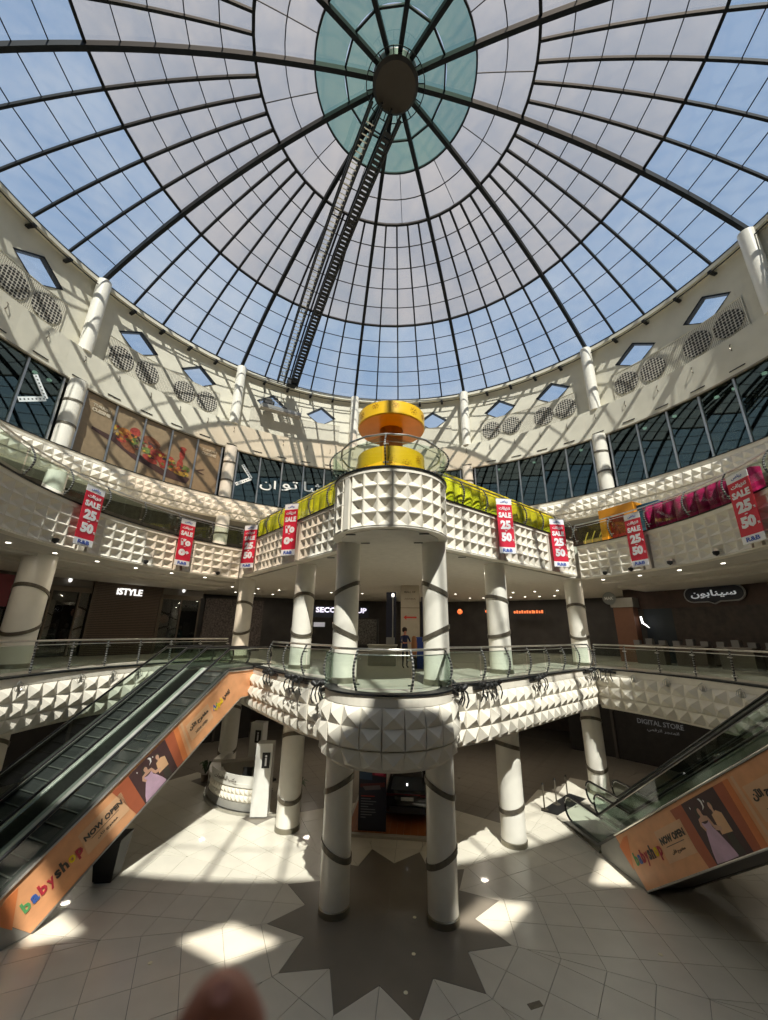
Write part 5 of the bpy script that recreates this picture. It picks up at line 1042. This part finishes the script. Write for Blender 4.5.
# display platform with the car and the poster screen
pf = root('display_platform', 'low display platform with orange wooden deck behind the front columns', 'platform', (0, 0, 0)); MB().box(-2.1, 2.0, 3.55, 9.6, 0.003, .10).obj('edge', mat('platform_edge', (.42, .39, .33), .4), pf)
for i in range(14): MB().box(-2.0 + i * .28, -2.0 + i * .28 + .272, 3.75, 9.5, .10, .115).obj('deck_plank', mat('deck_wood', (.30, .095, .025), .35, var=.15), pf)
po = root('poster_stand', 'tall dark advertising poster board beside the car', 'poster', (-1.02, 3.9, .115)); MB().box(-.56, .56, -.05, .05, 0, 2.3).obj('board', mat('poster_navy', (.012, .014, .028), .35), po)
def pq(pts, m, off=.055, **k): return flat('printed_shape', pts, m, po, Matrix.Identity(4), off, **k)
pq([(-.54, 1.75), (-.02, 1.72), (-.02, 2.28), (-.54, 2.28)], mat('print_blue', (.03, .06, .12), .4)); pq([(-.02, 1.9), (.53, 1.85), (.53, 2.28), (-.02, 2.28)], mat('print_red', (.22, .01, .03), .4)); pq([(.08, 1.92), (.44, 1.9), (.44, 2.06), (.08, 2.06)], mat('print_pink', (.5, .05, .12), .4), .06)
pq([(-.5, 1.58), (.5, 1.66), (.5, 1.50), (-.5, 1.46)], mat('print_dred', (.10, .015, .02), .4)); pq([(-.4, 1.5), (.3, 1.56), (.34, 1.42), (-.3, 1.36)], mat('print_grey', (.12, .10, .11), .4), .06)
for k in range(9): w_ = (.55, .4, .62, .5, .3, .58, .6, .45, .2)[k]; pq([(-.46, 1.15 - .09 * k), (-.46 + w_, 1.15 - .09 * k), (-.46 + w_, 1.18 - .09 * k), (-.46, 1.18 - .09 * k)], mat('print_line', (.16, .17, .19), .4) if k else mat('print_lred', (.4, .03, .03), .4), .058)
# car seen from behind: shaped body from stations along its length
cp = mat('car_black', (.014, .014, .016), .15, .2, coat=.8)
ca_ = root('car', 'black sport utility car seen from behind on the wooden display deck', 'car', (.35, 4.7, .115))
def stations(st, name, m):
    b = MB(); n = len(st[0][1])
    for y, pr2 in st: b.v += [(x, y, z) for x, z in pr2]
    for i in range(len(st) - 1):
        for k in range(n): b.f.append((i * n + k, (i + 1) * n + k, (i + 1) * n + (k + 1) % n, i * n + (k + 1) % n))
    b.f.append(tuple(range(n))); b.f.append(tuple((len(st) - 1) * n + k for k in range(n))[::-1]); b.sm = True; return b.obj(name, m, ca_)
def sec(w, z0, zw, zt, wt): return [(-w * .92, z0), (-w, z0 + .18), (-w, zw - .12), (-w * .96, zw), (-wt, zt - .08), (-wt * .88, zt), (wt * .88, zt), (wt, zt - .08), (w * .96, zw), (w, zw - .12), (w, z0 + .18), (w * .92, z0)]
stations([(0, sec(.86, .42, 1.02, 1.10, .82)), (.05, sec(.93, .36, 1.06, 1.18, .84)), (.18, sec(.95, .30, 1.08, 1.62, .70)), (.45, sec(.96, .28, 1.10, 1.74, .70)), (1.3, sec(.97, .28, 1.10, 1.80, .72)), (2.4, sec(.97, .28, 1.08, 1.78, .70)), (3.1, sec(.96, .28, 1.04, 1.20, .74)), (3.9, sec(.94, .30, 1.0, 1.04, .80)), (4.5, sec(.84, .38, .86, .90, .74))], 'body_shell', cp)
b = MB(); b.add([(-.70, .045, 1.14), (.70, .045, 1.14), (.60, .165, 1.60), (-.60, .165, 1.60)], [(0, 1, 2, 3)]); b.obj('rear_window', mat('car_glass', (.03, .035, .04), .06), ca_, (0, -.02, 0))
MB().box(-.26, .26, -.035, -.01, .78, .90).obj('number_plate', mat('plate_white', (.45, .46, .45), .5), ca_); MB().box(-.88, .88, -.03, .0, .98, 1.02).obj('light_bar', mat('tail_red', (.12, .005, .006), .3), ca_)
for s in (-1, 1):
    MB().box(min(s * .55, s * .9), max(s * .55, s * .9), -.03, .05, .93, 1.02).obj('tail_lamp', mat('tail_red', (.3, .01, .01), .3), ca_); MB().box(min(s * .5, s * .75), max(s * .5, s * .75), -.04, 0, .40, .47).obj('reflector', mat('chrome', (.6, .6, .6), .15, 1.0), ca_)
    for y in (.85, 3.6):
        w = MB(); w.v = []; m = 20
        for k in range(m):
            t = 2 * math.pi * k / m
            for xx in (.72, .98): w.v.append((s * xx, y + .37 * math.cos(t), .37 + .37 * math.sin(t)))
        w.f = [(2 * k, 2 * ((k + 1) % m), 2 * ((k + 1) % m) + 1, 2 * k + 1) for k in range(m)] + [tuple(2 * k + 1 for k in range(m)), tuple(2 * k for k in range(m))[::-1]]; w.obj('wheel', RUB, ca_)
MB().box(-.75, .75, -.06, .1, .34, .56).obj('bumper', mat('bumper_grey', (.03, .03, .032), .5), ca_); pl2 = MB(); pl2.lathe(0, 0, [(.03, 0), (.045, .01)], 12); pl2.obj('badge', mat('chrome', (.6, .6, .6), .15, 1.0), ca_, (0, .02, 1.06), (R_(90), 0, 0)); MB().box(-.03, .03, -.03, 0, 1.3, 1.38).obj('wiper_lamp', GLOW, ca_, (.0, .06, .0))

# ================================================================== FINGERTIP OVER THE LENS (out of focus, bottom edge)
Mi = cam.matrix_world.copy(); fr = root('finger', 'out of focus reddish fingertip at the bottom edge of the picture', 'finger')
def cp_(u, v, d): return Mi @ Vector(((u - 384) / 385.66 * d, -(v - 510) / 385.66 * d, -d))
tip = cp_(222, 992, .058); base = cp_(196, 1260, .075)
pts = [tip.lerp(base, t) for t in (0, .06, .16, .3, .5, .75, 1.0)]
b = MB(); b.tube(pts, [.0015, .0052, .0076, .0088, .0092, .0094, .0096], 18); b.sm = True; b.obj('fingertip', SKIN, fr)
